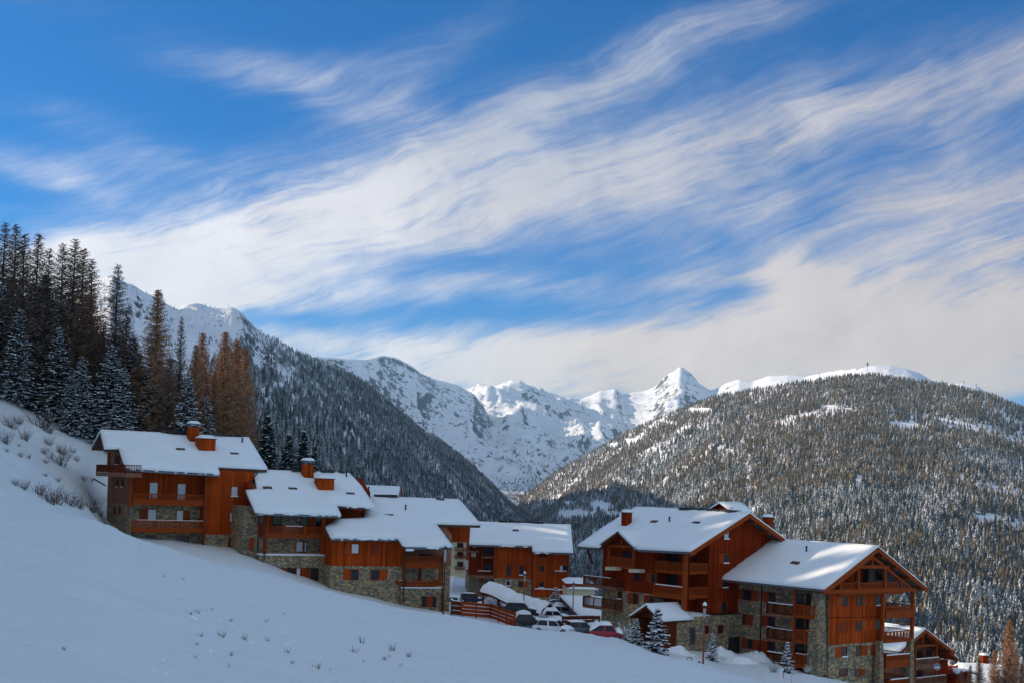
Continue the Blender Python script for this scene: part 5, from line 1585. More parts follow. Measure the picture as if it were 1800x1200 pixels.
# golden larches of the lower corner
for px, yt, Y, H, lab in ((1775, 1086, 173, 15, 'tallest golden bare larch in the lower corner beside the sunlit roof'), (1722, 1150, 171, 10, 'golden bare larch in front of the small sunlit hut'), (1768, 1160, 170, 10, 'low golden larch in front of the tallest one'), (1797, 1165, 172, 9, 'golden larch cut by the picture edge below the tallest one'), (1690, 1176, 168, 9, 'small golden larch between the lower chalet and the sunlit hut'), (1748, 1140, 178, 11, 'golden larch rising between the sunlit hut and the tallest one'), (1706, 1168, 164, 7, 'low golden larch bush right against the sunlit hut'), (1785, 1140, 180, 11, 'golden larch close behind the tallest one'), (1755, 1175, 163, 7, 'lowest golden larch bush, at the very bottom of the corner')):
    p = P(px, yt, Y)
    plant('G', Vector((p.x, p.y, p.z - H)), H, lab, 'golden larches in the lower corner', wide=.9)


# ---------------------------------------------------------------- bushes and grass
def bush_mesh(seed, h, r_, n, m, snow=.25, name='bush'):
    r = np.random.default_rng(seed)
    rows = []
    for _ in range(n):
        a = r.random()*6.283; b0 = np.array([math.cos(a), math.sin(a), 0])*r.random()*r_*.45
        d = np.array([math.cos(a)*r.uniform(.0, .7), math.sin(a)*r.uniform(.0, .7), 1.0]); L = h*r.uniform(.45, 1.05)
        p = b0 - np.array([0, 0, .15]); k = 4
        for j in range(k):
            q = p + d/np.linalg.norm(d)*L/k + r.uniform(-.05, .05, 3)*h
            sv = np.cross(d, r.uniform(-1, 1, 3)); sv /= np.linalg.norm(sv) + 1e-6
            w = .016*h**.3*(1 - j/k*.6)
            rows.append((p, q, w, w*.75, sv, 0))
            if j > 0:
                for _ in range(2):
                    v = d + r.uniform(-1, 1, 3)*.9; v = v/np.linalg.norm(v)*L*.22
                    rows.append((q, q + v, w*.6, w*.2, sv, 0))
                    if r.random() < snow: rows.append((q + (0, 0, .02), q + v*.7 + (0, 0, .03), w*2.4, w*1.2, sv, 1))
            p = q
    V, Fc, MI = strips(rows)
    return np_mesh(name, V, Fc, [m, M_CLUMP], MI)


BM_ = [bush_mesh(60 + k, 1.6, 1.2, 60, M_TWIG, .10) for k in range(4)]
BUSHES = [  # px, py(base), height px, label
    (20, 752, 26, 'leafless bush below the first trunks at the picture edge'), (73, 752, 40, 'wide leafless bush with snow on it, topmost of the open slope'), (32, 745, 18, 'round small bush just above the slope path'), (85, 762, 22, 'bush trailing down from the wide topmost bush'),
    (8, 780, 26, 'snowy bush near the picture edge halfway up the slope'), (45, 775, 26, 'thin bush between two thicker ones halfway up the slope'), (85, 782, 18, 'low bush in the middle of the open slope'), (33, 784, 6, 'dark knot of twigs showing through the snow'),
    (103, 817, 34, 'dense dark bush standing alone above the ledge'), (110, 800, 24, 'thin bush rising behind the dense dark one'), (129, 798, 10, 'tiny bush between the dense dark bush and the chalet'), (134, 811, 12, 'small dark bush nearest the gable loggia'),
    (36, 803, 10, 'low scrub along the ledge near the picture edge'), (50, 805, 10, 'low scrub in the middle of the ledge'), (80, 815, 10, 'low scrub where the ledge begins to fall'), (12, 797, 8, 'scrub at the picture edge end of the ledge'), (77, 797, 14, 'single thin shrub above the ledge'),
    (68, 868, 26, 'bush at the upper end of the long row in the hollow'), (41, 860, 22, 'thin bush standing before the long row in the hollow'), (26, 853, 14, 'smallest bush before the long row in the hollow'), (87, 884, 40, 'thickest bush of the long row in the hollow'), (102, 886, 34, 'tall bush just past the thickest of the long row'), (122, 888, 34, 'bush in the lower middle of the long row'),
    (139, 894, 26, 'sparse bush near the end of the long row'), (160, 898, 34, 'last big bush of the row beside the stone end wall'), (176, 906, 12, 'low bush against the stone end wall'), (147, 845, 12, 'thin shrub above the lower end of the row'), (161, 848, 10, 'faint shrub close to the end wall halfway up'), (102, 848, 10, 'faint shrub above the thickest bush'), (80, 838, 8, 'faint twigs in the smooth snow above the row'),
    (178, 742, 10, 'twiggy clump under the spruces above the roof corner'),
]
for i, (px, py, hp, lab) in enumerate(BUSHES):
    p = ground_hit(px, py, 80, 200)
    o = link('bush', BM_[i % 4] if i < 4 else BM_[i % 4], label=lab, cat='bush', group='leafless bushes on the snowy hillside')
    o.location = p; s_ = hp/F*p.y/1.6*.92; o.scale = (s_*random.uniform(.9, 1.3), s_*random.uniform(.9, 1.3), s_); o.rotation_euler = (0, 0, random.random()*6.28)
SB = bush_mesh(80, 1.6, 1.5, 60, M_TWIG, .95)
for px, py, hp, Y, lab in ((1075, 1110, 24, 132, 'snow clotted shrub between the red car and the porch'), (1098, 1118, 28, 130, 'snow clotted shrub next to the porch wall'), (1360, 1178, 14, 119, 'small snowy shrub beside the red and white marker'), (1420, 1180, 12, 122, 'low shrub under the corner stone pillar'), (862, 1058, 14, 176, 'dark shrub in front of the wooden car shelter')):
    p = P(px, py, Y)
    o = link('shrub', SB, label=lab, cat='shrub', group='snowy shrubs by the buildings'); o.location = (p.x, p.y, min(p.z, GR(p.x, p.y) + .1)); s_ = hp/F*Y/1.6*1.15; o.scale = (s_,)*3; o.rotation_euler = (0, 0, random.random()*6)

GM = [bush_mesh(90 + k, .5, .16, 10 + 4*k, M_GRASS if k % 2 else M_TWIG, .05, 'tuft') for k in range(4)]
def mound(loc, r_, name, label, group):
    bm = bmesh.new()
    k = bmesh.ops.create_icosphere(bm, subdivisions=3, radius=r_)['verts']
    for v in k:
        n = float(fbm(np.array(v.co.x*4/r_*.5 + loc[0]), np.array(v.co.y*4/r_*.5 + v.co.z*2), 3, 3)) - .5
        v.co *= 1 + n*.8; v.co.z *= .6
    o = finish(bm, name, M_CLUMP, smooth=True, label=label, cat='snow lump', group=group); o.location = loc
    return o
TUFTS = [(373, 1073, 7), (335, 1081, 9), (347, 1078, 9), (407, 1093, 7), (468, 1094, 10), (353, 1118, 11), (390, 1121, 14), (430, 1126, 12), (470, 1130, 11), (346, 1136, 9), (343, 1158, 7), (405, 1152, 9), (402, 1174, 9), (290, 1187, 6), (505, 1148, 10), (514, 1168, 8), (636, 1130, 16), (623, 1147, 14), (690, 1143, 15), (676, 1160, 9), (684, 1155, 6), (558, 1175, 14), (638, 1165, 5), (718, 1155, 12), (704, 1172, 9), (288, 1016, 5), (322, 1018, 4), (113, 1143, 9), (580, 1178, 5), (500, 1080, 4)]
for i, (px, py, hp) in enumerate(TUFTS):
    p = ground_hit(px, py, 8, 130)
    lab = 'short dry grass tuft poking through the smooth foreground snow' if hp < 10 else 'taller tuft of dry stalks standing out of the foreground snow'
    o = link('grass_tuft', GM[i % 4], label=lab, cat='grass tuft', group='dry grass tufts in the foreground snow' if hp < 10 else 'taller dry stalks in the foreground snow')
    o.location = p; s_ = hp/F*p.y/.5*1.2; o.scale = (s_,)*3; o.rotation_euler = (0, 0, random.random()*6)
for px, py, rp in ((337, 1086, 7), (345, 1088, 5), (408, 1096, 4), (386, 1090, 4), (508, 1134, 5), (291, 1191, 5), (500, 1136, 4), (440, 1132, 4), (370, 1149, 4), (268, 1178, 4), (285, 1163, 4), (494, 1112, 4), (172, 1146, 4)):
    p = ground_hit(px, py, 8, 130); mound((p.x, p.y, p.z), rp/F*p.y, 'snow_lump', 'small lump of crusted snow beside the grass tufts of the foreground', 'snow lumps in the foreground')
# ---------------------------------------------------------------- car park: cars
def paint(name, col, metal=.2):
    m, t, p = mat(name)
    p.inputs['Base Color'].default_value = (*col, 1); p.inputs['Roughness'].default_value = .35; p.inputs['Metallic'].default_value = metal
    p.inputs['Coat Weight'].default_value = .3
    return m


M_TYRE = simple('rubber', (.018, .018, .018), .85, .2, 6)
M_LAMPG = glass_mat('lamp_lens', (.25, .22, .2), .1)
M_CGLASS = glass_mat('car_glass', (.012, .013, .015), .08)


def car(name, label, loc, rz, col, L=4.2, Wd=1.72, Hh=1.48, hood=.27, boot=.16, snow=(1, 1, 1), wind=.13, rear=.08, nosnow=False, tail=False):
    """snow: roof, bonnet, glass cover; profile from rear (x=0) to nose (x=L)"""
    root = empty(name, loc, rz, label=label, cat='car', group='cars in the snowy car park')
    pm = paint('car_paint', col)
    belt = .56*Hh; zc = .22
    xs = [0, .03*L, .12*L, L*.3, L*.5, L*(1 - hood), L*.9, L*.97, L]
    tops = [belt*.72, belt*.97, belt, belt*1.02, belt*1.0, belt*.97, belt*.84, belt*.72, belt*.52]
    wid = [.86, .96, 1, 1, 1, 1, .97, .90, .78]
    bm = bmesh.new(); rings = []
    for x, tz, w in zip(xs, tops, wid):
        hw = Wd/2*w
        z0 = zc + (.06 if x in (xs[0], xs[-1]) else 0)
        rings.append([bm.verts.new((x, y, z)) for y, z in ((-hw*.92, z0), (-hw, z0 + .12), (-hw*1.0, tz*.78), (-hw*.93, tz), (hw*.93, tz), (hw*1.0, tz*.78), (hw, z0 + .12), (hw*.92, z0))])
    for a, b in zip(rings, rings[1:]):
        for i in range(8): bm.faces.new((a[i], a[(i + 1) % 8], b[(i + 1) % 8], b[i]))
    bm.faces.new(rings[0]); bm.faces.new(rings[-1][::-1])
    # greenhouse pillars and roof
    x0, x1 = L*.02 + boot*L*.6, L*(1 - hood); xr0, xr1 = x0 + rear*L, x1 - wind*L
    hb, ht = Wd/2*.90, Wd/2*.70
    lo = [(x0, -hb), (x1, -hb), (x1, hb), (x0, hb)]; hi = [(xr0, -ht), (xr1, -ht), (xr1, ht), (xr0, ht)]
    zb = belt*.97
    A = [bm.verts.new((x, y, zb)) for x, y in lo]; B = [bm.verts.new((x, y, Hh - .04)) for x, y in hi]
    for i in range(4): bm.faces.new((A[i], A[(i + 1) % 4], B[(i + 1) % 4], B[i]))
    bm.faces.new(B)
    finish(bm, 'body', pm, root, smooth=False, bevel=.05)
    # glass panels a little proud of the greenhouse
    def quad(nm, pts):
        n = (Vector(pts[1]) - Vector(pts[0])).cross(Vector(pts[3]) - Vector(pts[0])).normalized()
        c = sum((Vector(p) for p in pts), Vector())/4
        if n.dot(c - Vector((L*.5, 0, Hh*.4))) < 0: n = -n
        b_ = bmesh.new(); vs = [b_.verts.new(c + (Vector(p) - c)*.88 + n*.012) for p in pts]; vs2 = [b_.verts.new(v.co - n*.03) for v in vs]
        b_.faces.new(vs); b_.faces.new(vs2[::-1])
        for i in range(4): b_.faces.new((vs[i], vs2[i], vs2[(i + 1) % 4], vs[(i + 1) % 4]))
        return finish(b_, nm, M_CGLASS, root)
    def e(a, b, t): return tuple(Vector(a).lerp(Vector(b), t))
    lo3 = [(x, y, zb + .04) for x, y in lo]; hi3 = [(x, y, Hh - .06) for x, y in hi]
    quad('windscreen', [lo3[1], lo3[2], hi3[2], hi3[1]]); quad('rear_window', [lo3[3], lo3[0], hi3[0], hi3[3]])
    for i, j in ((0, 1), (3, 2)):
        quad('side_window', [lo3[i], e(lo3[i], lo3[j], .5), e(hi3[i], hi3[j], .5), hi3[i]]); quad('side_window', [e(lo3[i], lo3[j], .52), lo3[j], hi3[j], e(hi3[i], hi3[j], .52)])
    for x in (L*.19, L*.81):
        for sg in (-1, 1):
            bm = bmesh.new(); y = sg*(Wd/2 - .10)
            ring = [bm.verts.new((x + .31*math.cos(a), y + sy*.10, .31 + .31*math.sin(a))) for sy in (-1, 1) for a in [6.2832*k/16 for k in range(16)]]
            bm.faces.new(ring[:16][::-1]); bm.faces.new(ring[16:])
            for k in range(16): bm.faces.new((ring[k], ring[(k + 1) % 16], ring[16 + (k + 1) % 16], ring[16 + k]))
            w = finish(bm, 'wheel', M_TYRE, root)
            bm = bmesh.new(); ring = [bm.verts.new((x + .19*math.cos(a), y + sg*.115, .31 + .19*math.sin(a))) for a in [6.2832*k/12 for k in range(12)]]
            c = bm.verts.new((x, y + sg*.09, .31))
            for k in range(12): bm.faces.new((ring[k], ring[(k + 1) % 12], c))
            finish(bm, 'rim', M_ZINC, w)
    for sg in (-1, 1):
        bm = bmesh.new(); add_box(bm, L*.955, L*.985, sg*Wd*.30 - .14, sg*Wd*.30 + .14, belt*.66, belt*.82); finish(bm, 'headlight', M_LAMPG, root, bevel=.02)
        bm = bmesh.new(); add_box(bm, -.012, .05, sg*Wd*.36 - .09, sg*Wd*.36 + .09, belt*.62, belt*.92); finish(bm, 'tail_light', paint('red_lens', (.30, .01, .01), 0), root, bevel=.015)
        bm = bmesh.new(); add_box(bm, x1 - .28, x1 - .12, sg*(Wd*.5 + .07) - .09, sg*(Wd*.5 + .07) + .09, belt*.98, belt*1.14); finish(bm, 'mirror', pm, root, bevel=.03)
    # snow lying on it
    def blanket(xa, xb, hw, za, zb_, th):
        bm = bmesh.new(); n = 12; g = []
        for i in range(n):
            r_ = []
            for j in range(9):
                u, v = i/(n - 1), j/8
                k = max(0, (4*u*(1 - u)))**.35*max(0, 4*v*(1 - v))**.35
                x = xa + (xb - xa)*u; y = -hw + 2*hw*v
                q = float(fbm(np.array(x*1.7 + loc[0]), np.array(y*1.7 + loc[1]), 3, 4)) - .5
                r_.append(bm.verts.new((x, y, za + (zb_ - za)*u + .012 + th*k*(1 + q))))
            g.append(r_)
        for i in range(n - 1):
            for j in range(8): bm.faces.new((g[i][j], g[i + 1][j], g[i + 1][j + 1], g[i][j + 1]))
        finish(bm, 'snow_cover', M_RSNOW, root, smooth=True)
    if snow[0]: blanket(xr0 - .05, xr1 + .05, ht*1.08, Hh - .05, Hh - .05, snow[0])
    if snow[1]: blanket(x1 - .05, L*.97, Wd/2*.92, zb, tops[7], snow[1])
    if snow[2]: blanket(x1 - .02, xr1 - .1, hb*.98, zb, Hh - .03, snow[2])
    if len(snow) > 3 and snow[3]: blanket(x0 + .02, xr0 + .08, hb*.98, zb + .02, Hh - .03, snow[3])
    return root


def park(label, px, py, rz, col, **kw):
    p = ground_hit(px, py, 128, 260)
    return car('parked_car', label, (p.x, p.y, p.z - .22), R(rz), col, **kw)


park('dark hatchback with clear windows parked high on the snowy lane by the cream block', 806, 1054, 12, (.015, .02, .04), snow=(.10, 0, 0), Y=0) if False else None
CARS = [
    ('dark blue car with clean windows parked on the lane beside the cream block', 803, 1055, -6, (.012, .018, .045), dict(L=4.4, Hh=1.42, snow=(.08, .05, 0))),
    ('black estate car with a thick white roof, below the wooden car shelter', 886, 1074, -4, (.010, .012, .018), dict(L=4.7, Hh=1.55, boot=.05, snow=(.42, .25, 0))),
    ('dark small car seen end on between the black estate and the silver car', 934, 1081, 62, (.020, .020, .032), dict(L=3.8, Hh=1.5, snow=(.40, .2, .15, .15))),
    ('silver car with a white roof and dark wheel arch beside the dark end-on car', 947, 1088, 10, (.42, .44, .46), dict(L=4.3, Hh=1.45, snow=(.45, .30, .2, .2))),
    ('car buried under snow at the rear of the silver car', 962, 1080, 8, (.25, .26, .28), dict(L=4.4, Hh=1.5, snow=(.55, .4, .35, .35))),
    ('dark car half hidden by the lower end of the wooden fence', 895, 1096, 14, (.012, .014, .02), dict(L=4.1, Hh=1.4, snow=(.4, .35, 0, .2))),
    ('white saloon with bare windows in the middle of the car park', 939, 1109, -22, (.72, .73, .74), dict(L=4.2, Hh=1.42, boot=.14, snow=(.16, .22, 0))),
    ('dark green grey car with a raked windscreen next to the red car', 986, 1118, 16, (.05, .075, .085), dict(L=4.3, Hh=1.40, snow=(.12, .06, .06), hood=.30)),
    ('red car deeply capped with snow nearest the porch', 1032, 1124, 6, (.36, .012, .022), dict(L=3.7, Hh=1.5, snow=(.34, .4, 0, .55), boot=.02, rear=.26, hood=.22)),
    ('white car roof buried among the snow banks above the fence', 795, 1066, 80, (.7, .71, .73), dict(L=3.9, Hh=1.5, snow=(.3, .3, .1, .1))),
]
for lab, px, py, rz, col, kw in CARS:
    park(lab, px, py, rz, col, **kw)
# cars on the lane below the porch: only a roof edge shows over the snow bank
p = P(1222, 1152, 117); car('parked_car', 'black car on the lane in front of the porch, mostly hidden by the snow bank', (p.x - 2.2, p.y, p.z - 1.75), R(-20), (.012, .012, .015), L=4.1, Hh=1.4, snow=(.1, .1, .05))
p = P(1212, 1159, 112)

# trodden snow of the car park and lane
def sheet(name, m, pts, up=.02, step=1.2):
    """flat-lying strip draped over the ground inside a quad of (px, Y) corners"""
    n, k = 40, 26
    V = []
    for i in range(n):
        for j in range(k):
            a, b = i/(n - 1), j/(k - 1)
            w = [(1 - a)*(1 - b), a*(1 - b), a*b, (1 - a)*b]
            px = sum(c*q[0] for c, q in zip(w, pts)); Y = sum(c*q[1] for c, q in zip(w, pts))
            X = (px - 900)/F*Y
            V.append((X, Y, GR(X, Y) + up))
    link(name, np_mesh(name, V, grid_faces(n, k), [m], smooth=True), kind='structure')
sheet('car_park', M_PACK, [(862, 148), (1056, 142), (1000, 196), (850, 200)])
sheet('lane', M_PACK, [(800, 176), (850, 172), (846, 240), (806, 242)])

# ---------------------------------------------------------------- wooden car shelter
def shelter():
    h = House('car_shelter', 'long timber car shelter with a thick snow roof stepping down the slope', 848, 1052, 186, -8, cat='shelter')
    A = h.hit(z5(385, 690), 1, 0); a = h.loc(P(*z5(385, 672), 184)); b = h.loc(P(*z5(895, 862), 178))
    d = (b - a); n_ = 26
    sd = Vector((d.y, -d.x, 0)).normalized()      # towards the camera
    def at(t): return a + d*t + Vector((0, 0, .14*math.sin(t*9)))
    half, drop = 2.3, 1.0
    for sg, nm in ((1, 'front'), (-1, 'back')):
        bm = bmesh.new(); T = [[], [], [], []]
        for i in range(n_):
            p = at(i/(n_ - 1)); e = p + sd*sg*half - Vector((0, 0, drop))
            for k, q in enumerate((p, e, e - Vector((0, 0, .32)), p - Vector((0, 0, .32)))): T[k].append(bm.verts.new(q - Vector((0, 0, .45))))
        for i in range(n_ - 1):
            for k in range(4): bm.faces.new((T[k][i], T[k][i + 1], T[(k + 1) % 4][i + 1], T[(k + 1) % 4][i]))
        bm.faces.new([T[k][0] for k in range(4)]); bm.faces.new([T[k][-1] for k in range(4)])
        rf = finish(bm, 'roof', M_BEAMD, h.root)
        bm = bmesh.new(); g = []
        for i in range(n_):
            r_ = []
            for j in range(9):
                v = j/8; p = at(i/(n_ - 1)); q = p + (sd*sg*half*1.03 - Vector((0, 0, drop*1.03)))*v
                k = max(0, 1 - max(0, v - .7)/.3)**.5
                nz = float(fbm(np.array(i*.6), np.array(v*4 + sg*9), 3, 8)) - .5
                r_.append(bm.verts.new(q + Vector((0, 0, -.44 + (.42 + nz*.3)*max(k, 0)))))
            g.append(r_)
        for i in range(n_ - 1):
            for j in range(8): bm.faces.new((g[i][j], g[i + 1][j], g[i + 1][j + 1], g[i][j + 1]))
        finish(bm, 'snow_cover', M_RSNOW, rf, smooth=True)
    for t in (.03, .3, .55, .78):
        for sg in (-.8, .8):
            p = at(t) + sd*sg*half; g_ = h.ground(p.x, p.y)
            bm = bmesh.new(); zt = p.z - drop*abs(sg) - .75
            add_box(bm, p.x - .12, p.x + .12, p.y - .12, p.y + .12, g_ - .3, zt)
            add_bar(bm, (p.x, p.y, zt - 1.1), (p.x + .9, p.y + .2, zt - .05), .12, .12); add_bar(bm, (p.x, p.y, zt - 1.1), (p.x - .9, p.y - .2, zt - .05), .12, .12)
            finish(bm, 'post', M_BEAMD, h.root)
    p = at(0); bm = bmesh.new()
    add_bar(bm, p + sd*half - Vector((.1, 0, drop + .6)), p - Vector((.1, 0, .6)), .12, .34); add_bar(bm, p - sd*half - Vector((.1, 0, drop + .6)), p - Vector((.1, 0, .6)), .12, .34); add_bar(bm, p + sd*half*.9 - Vector((0, 0, drop + .75)), p - sd*half*.9 - Vector((0, 0, drop + .75)), .16, .24)
    finish(bm, 'gable_truss', M_BEAMD, h.root)
shelter()

# ---------------------------------------------------------------- fences
def board_fence(name, label, pts, hgt, boards, m, post_every=1.6, snow=True):
    """pts: list of (px, py_base, Y)"""
    w = [Vector(P(*p)) for p in pts]
    tops = [q.z + hgt for q in w]
    for q in w: q.z = min(q.z, GR(q.x, q.y) + .05)
    hgt = sum(a_ - q.z for a_, q in zip(tops, w))/len(w)
    root = empty(name, w[0], label=label, cat='fence')
    w = [q - w[0] for q in w]
    for a, b in zip(w, w[1:]):
        L = (b - a).length; n = max(1, round(L/post_every))
        for k in range(n + 1):
            p = a.lerp(b, k/n); bm = bmesh.new(); add_box(bm, p.x - .07, p.x + .07, p.y - .07, p.y + .07, p.z - .8, p.z + hgt + .08); finish(bm, 'post', m, root)
        bm = bmesh.new()
        for k in range(boards):
            z = hgt*(k + .55)/boards
            add_bar(bm, a + Vector((0, -.09, z)), b + Vector((0, -.09, z)), .04, hgt/boards*.86)
        finish(bm, 'boards', m, root)
        if snow:
            bm = bmesh.new(); add_bar(bm, a + Vector((0, -.03, hgt + .06)), b + Vector((0, -.03, hgt + .06)), .16, .10); finish(bm, 'snow_cap', M_RSNOW, root, bevel=.03)


board_fence('board_fence', 'orange board fence stepping down beside the car park', [(811, 1075, 142), (862, 1075, 146), (905, 1096, 141)], 1.15, 4, M_BEAM, 2.2, False)
board_fence('rail_fence', 'dark rail fence against the end of the board fence', [(793, 1070, 141), (811, 1076, 142.2)], 1.1, 3, M_BEAMD, 1.2, True)
board_fence('rail_fence', 'dark timber railing in front of the shed with the wide white roof', [(988, 1096, 166), (1030, 1095, 166), (1054, 1094, 165)], 1.0, 2, M_BEAMD, 1.0, True)


# ---------------------------------------------------------------- lamp posts
def lamp_post(label, px, py0, py1, Y, m):
    t = P(px, py0, Y); b = P(px, py1, Y)
    g = min(b.z, GR(b.x, b.y))
    root = empty('lamp_post', (b.x, b.y, g), label=label, cat='lamp post', group='rust red lamp posts')
    H = t.z - g
    bm = bmesh.new(); add_tube(bm, [(0, 0, -.5), (0, 0, .6), (0, 0, H*.8)], [.10, .085, .065], 8); finish(bm, 'pole', m, root, smooth=True)
    bm = bmesh.new(); add_tube(bm, [(0, 0, H*.8), (0, 0, H*.86)], [.06, .14], 10); add_tube(bm, [(0, 0, H*.86), (0, 0, H*.98)], [.13, .15], 10); finish(bm, 'lantern', M_LAMPG, root)
    bm = bmesh.new(); add_tube(bm, [(0, 0, H*.981), (0, 0, H*1.0), (0, 0, H*1.03)], [.24, .21, .05], 12); hd = finish(bm, 'hood', M_METAL, root, smooth=True)
    bm = bmesh.new(); add_tube(bm, [(0, 0, H*1.025), (0, 0, H*1.06), (0, 0, H*1.09)], [.21, .19, .06], 10); finish(bm, 'snow_cap', M_RSNOW, hd, smooth=True)


lamp_post('rust red lamp post in front of the stone annex of the large chalet', 1236.5, 1066, 1141, 122, M_REDPOLE)
lamp_post('slender lamp post standing beside the timber car shelter', 920.5, 1009, 1060, 178, M_REDPOLE)
lamp_post('lamp post before the shed with the wide white roof', 1006.5, 1025, 1084, 168, M_REDPOLE)
lamp_post('lamp post at the corner of the lowest chalet of the row', 779.5, 962, 1060, 132, M_BEAMD)

# ---------------------------------------------------------------- signs and small things
def banner():
    o = P(820, 998, 204)
    r_ = empty('banner', o, label='white banner with a round black emblem hung beside the broad chalet', cat='banner')
    c = P(836.5, 992.5, 204) - o
    bm = bmesh.new(); add_box(bm, c.x - .45, c.x + .45, c.y - .04, c.y + .04, c.z - .62, c.z + .62); finish(bm, 'panel', M_WHITE, r_)
    bm = bmesh.new()
    ring = []
    for k in range(20):
        a = .6 + 4.6*k/19
        ring.append((c.x + .05 + .30*math.cos(a), c.y - .06, c.z + .05 + .26*math.sin(a)))
    add_tube(bm, ring, [.06]*20, 6); finish(bm, 'emblem', M_METAL, r_)
    bm = bmesh.new(); add_box(bm, c.x - .55, c.x - .46, c.y - .05, c.y + .05, c.z - 1.6, c.z + .8); finish(bm, 'pole', M_METAL, r_)
    bm = bmesh.new(); add_box(bm, c.x - 1.75, c.x - .60, c.y - .03, c.y + .03, c.z - .75, c.z + .72); finish(bm, 'blank_panel', M_WHITE, r_)
banner()


def disc_sign():
    o = P(1647, 1171, 163)
    r_ = empty('round_sign', o, label='round blue grey hanging sign with a pale band on the lower chalet balcony', cat='sign')
    m = simple('blue_enamel', (.12, .17, .24), .4, .1)
    def disc(rx, rz_, y0, y1, nm, mm):
        bm = bmesh.new(); n = 24
        a = [bm.verts.new((rx*math.cos(6.2832*k/n), y0, rz_*math.sin(6.2832*k/n))) for k in range(n)]; b = [bm.verts.new((rx*math.cos(6.2832*k/n), y1, rz_*math.sin(6.2832*k/n))) for k in range(n)]
        bm.faces.new(a); bm.faces.new(b[::-1])
        for k in range(n): bm.faces.new((a[k], a[(k + 1) % n], b[(k + 1) % n], b[k]))
        return finish(bm, nm, mm, r_)
    disc(.44, .42, -.05, .05, 'plate', m)
    bm = bmesh.new()
    add_tube(bm, [(.41*math.cos(6.2832*k/24), -.07, .39*math.sin(6.2832*k/24)) for k in range(25)], [.025]*25, 5); finish(bm, 'rim', M_WHITE, r_)
    bm = bmesh.new()      # pale mountain band across the plate
    pts = [(-.30, -.08), (-.16, .06), (-.07, -.02), (.06, .14), (.16, 0), (.24, .07), (.31, -.08), (.31, -.16), (-.30, -.16)]
    add_prism(bm, pts, 1, -.075, -.052); finish(bm, 'emblem', M_WHITE, r_)
    bm = bmesh.new(); add_tube(bm, [(0, 0, .40), (0, 0, .75)], [.02, .02], 5); finish(bm, 'hanger', M_METAL, r_)
disc_sign()


def marker(px, py, Y, h_, label):
    p = P(px, py, Y); g = min(p.z, GR(p.x, p.y))
    r_ = empty('marker_post', (p.x, p.y, g), label=label, cat='marker')
    bm = bmesh.new(); add_box(bm, -.17, .17, -.05, .05, .0, h_); finish(bm, 'panel', M_WHITE, r_, bevel=.01)
    bm = bmesh.new(); add_box(bm, .172, .24, -.06, .06, -.3, h_); finish(bm, 'edge', paint('signal_red', (.5, .02, .02), 0), r_)
    bm = bmesh.new(); add_dome(bm, -.2, .26, -.12, .12, h_, .12, 1, 0); finish(bm, 'snow_cap', M_RSNOW, r_, smooth=True)
marker(1373, 1182, 117, .75, 'white and red marker panel standing in the snow by the thin young spruce')
p = P(1391.5, 1200, 112); bm = bmesh.new(); add_tube(bm, [(0, 0, -.5), (0, 0, .75)], [.018, .014], 6)
o = finish(bm, 'snow_pole', paint('faded_red', (.5, .06, .06), 0), label='thin red snow pole at the lane edge below the thin young spruce', cat='pole'); o.location = (p.x, p.y, p.z)
p = P(1212, 1156, 116); r_ = empty('traffic_sign', (p.x, p.y, GR(p.x, p.y)), label='little round sign half sunk in snow beside the lane by the porch', cat='sign')
bm = bmesh.new(); n = 16
for y in (0,):
    a = [bm.verts.new((.26*math.cos(6.2832*k/n), -.03, .55 + .26*math.sin(6.2832*k/n))) for k in range(n)]; b = [bm.verts.new((v.co.x, .03, v.co.z)) for v in a]
    bm.faces.new(a); bm.faces.new(b[::-1])
    for k in range(n): bm.faces.new((a[k], a[(k + 1) % n], b[(k + 1) % n], b[k]))
finish(bm, 'plate', M_WHITE, r_)
bm = bmesh.new(); add_tube(bm, [(.24*math.cos(6.2832*k/20), -.05, .55 + .24*math.sin(6.2832*k/20)) for k in range(21)], [.03]*21, 5); finish(bm, 'rim', M_METAL, r_)
bm = bmesh.new(); add_tube(bm, [(0, .06, -.3), (0, .06, .8)], [.03, .03], 6); finish(bm, 'pole', M_METAL, r_)

# fallen trunk under the wood
a = ground_hit(100, 706, 120, 220); b = ground_hit(124, 748, 120, 220)
bm = bmesh.new(); add_tube(bm, [a + Vector((0, 0, .3)), a.lerp(b, .5) + Vector((0, 0, .5)), b + Vector((0, 0, .15))], [.28, .24, .12], 8)
root = finish(bm, 'fallen_trunk', M_BARK, label='fallen tree trunk under snow lying down the open slope below the wood', cat='log', smooth=True)
bm = bmesh.new(); add_tube(bm, [a + Vector((0, 0, .48)), a.lerp(b, .5) + Vector((0, 0, .66)), b + Vector((0, 0, .25))], [.26, .26, .14], 8); finish(bm, 'snow_cover', M_RSNOW, root, smooth=True)

# ---------------------------------------------------------------- ski lift on the summit
def pylon(px, py0, py1, Y, label, arm=True):
    t = P(px, py0, Y); b = P(px, py1, Y); H = t.z - b.z
    r_ = empty('lift_pylon', b, label=label, cat='lift pylon', group='ski lift masts on the summit ridge')
    bm = bmesh.new(); add_tube(bm, [(0, 0, -8), (0, 0, H*.85)], [.55, .4], 6); finish(bm, 'mast', M_METAL, r_)
    bm = bmesh.new(); add_box(bm, -2.5, 2.5, -.5, .5, H*.85, H*.85 + .8) if not arm else add_box(bm, -1.8, 1.8, -1.5, 1.5, H*.78, H); finish(bm, 'head', M_METAL, r_)
pylon(1524.5, 637, 660, 3700, 'tall lift mast with a boxy head on the rounded summit snowfield', True)
pylon(1655, 667, 678, 3300, 'small lift pylon on the shoulder below the summit dome', False)
pylon(1693.5, 668, 680, 3200, 'lift pylon on the last white shoulder of the hill', False)
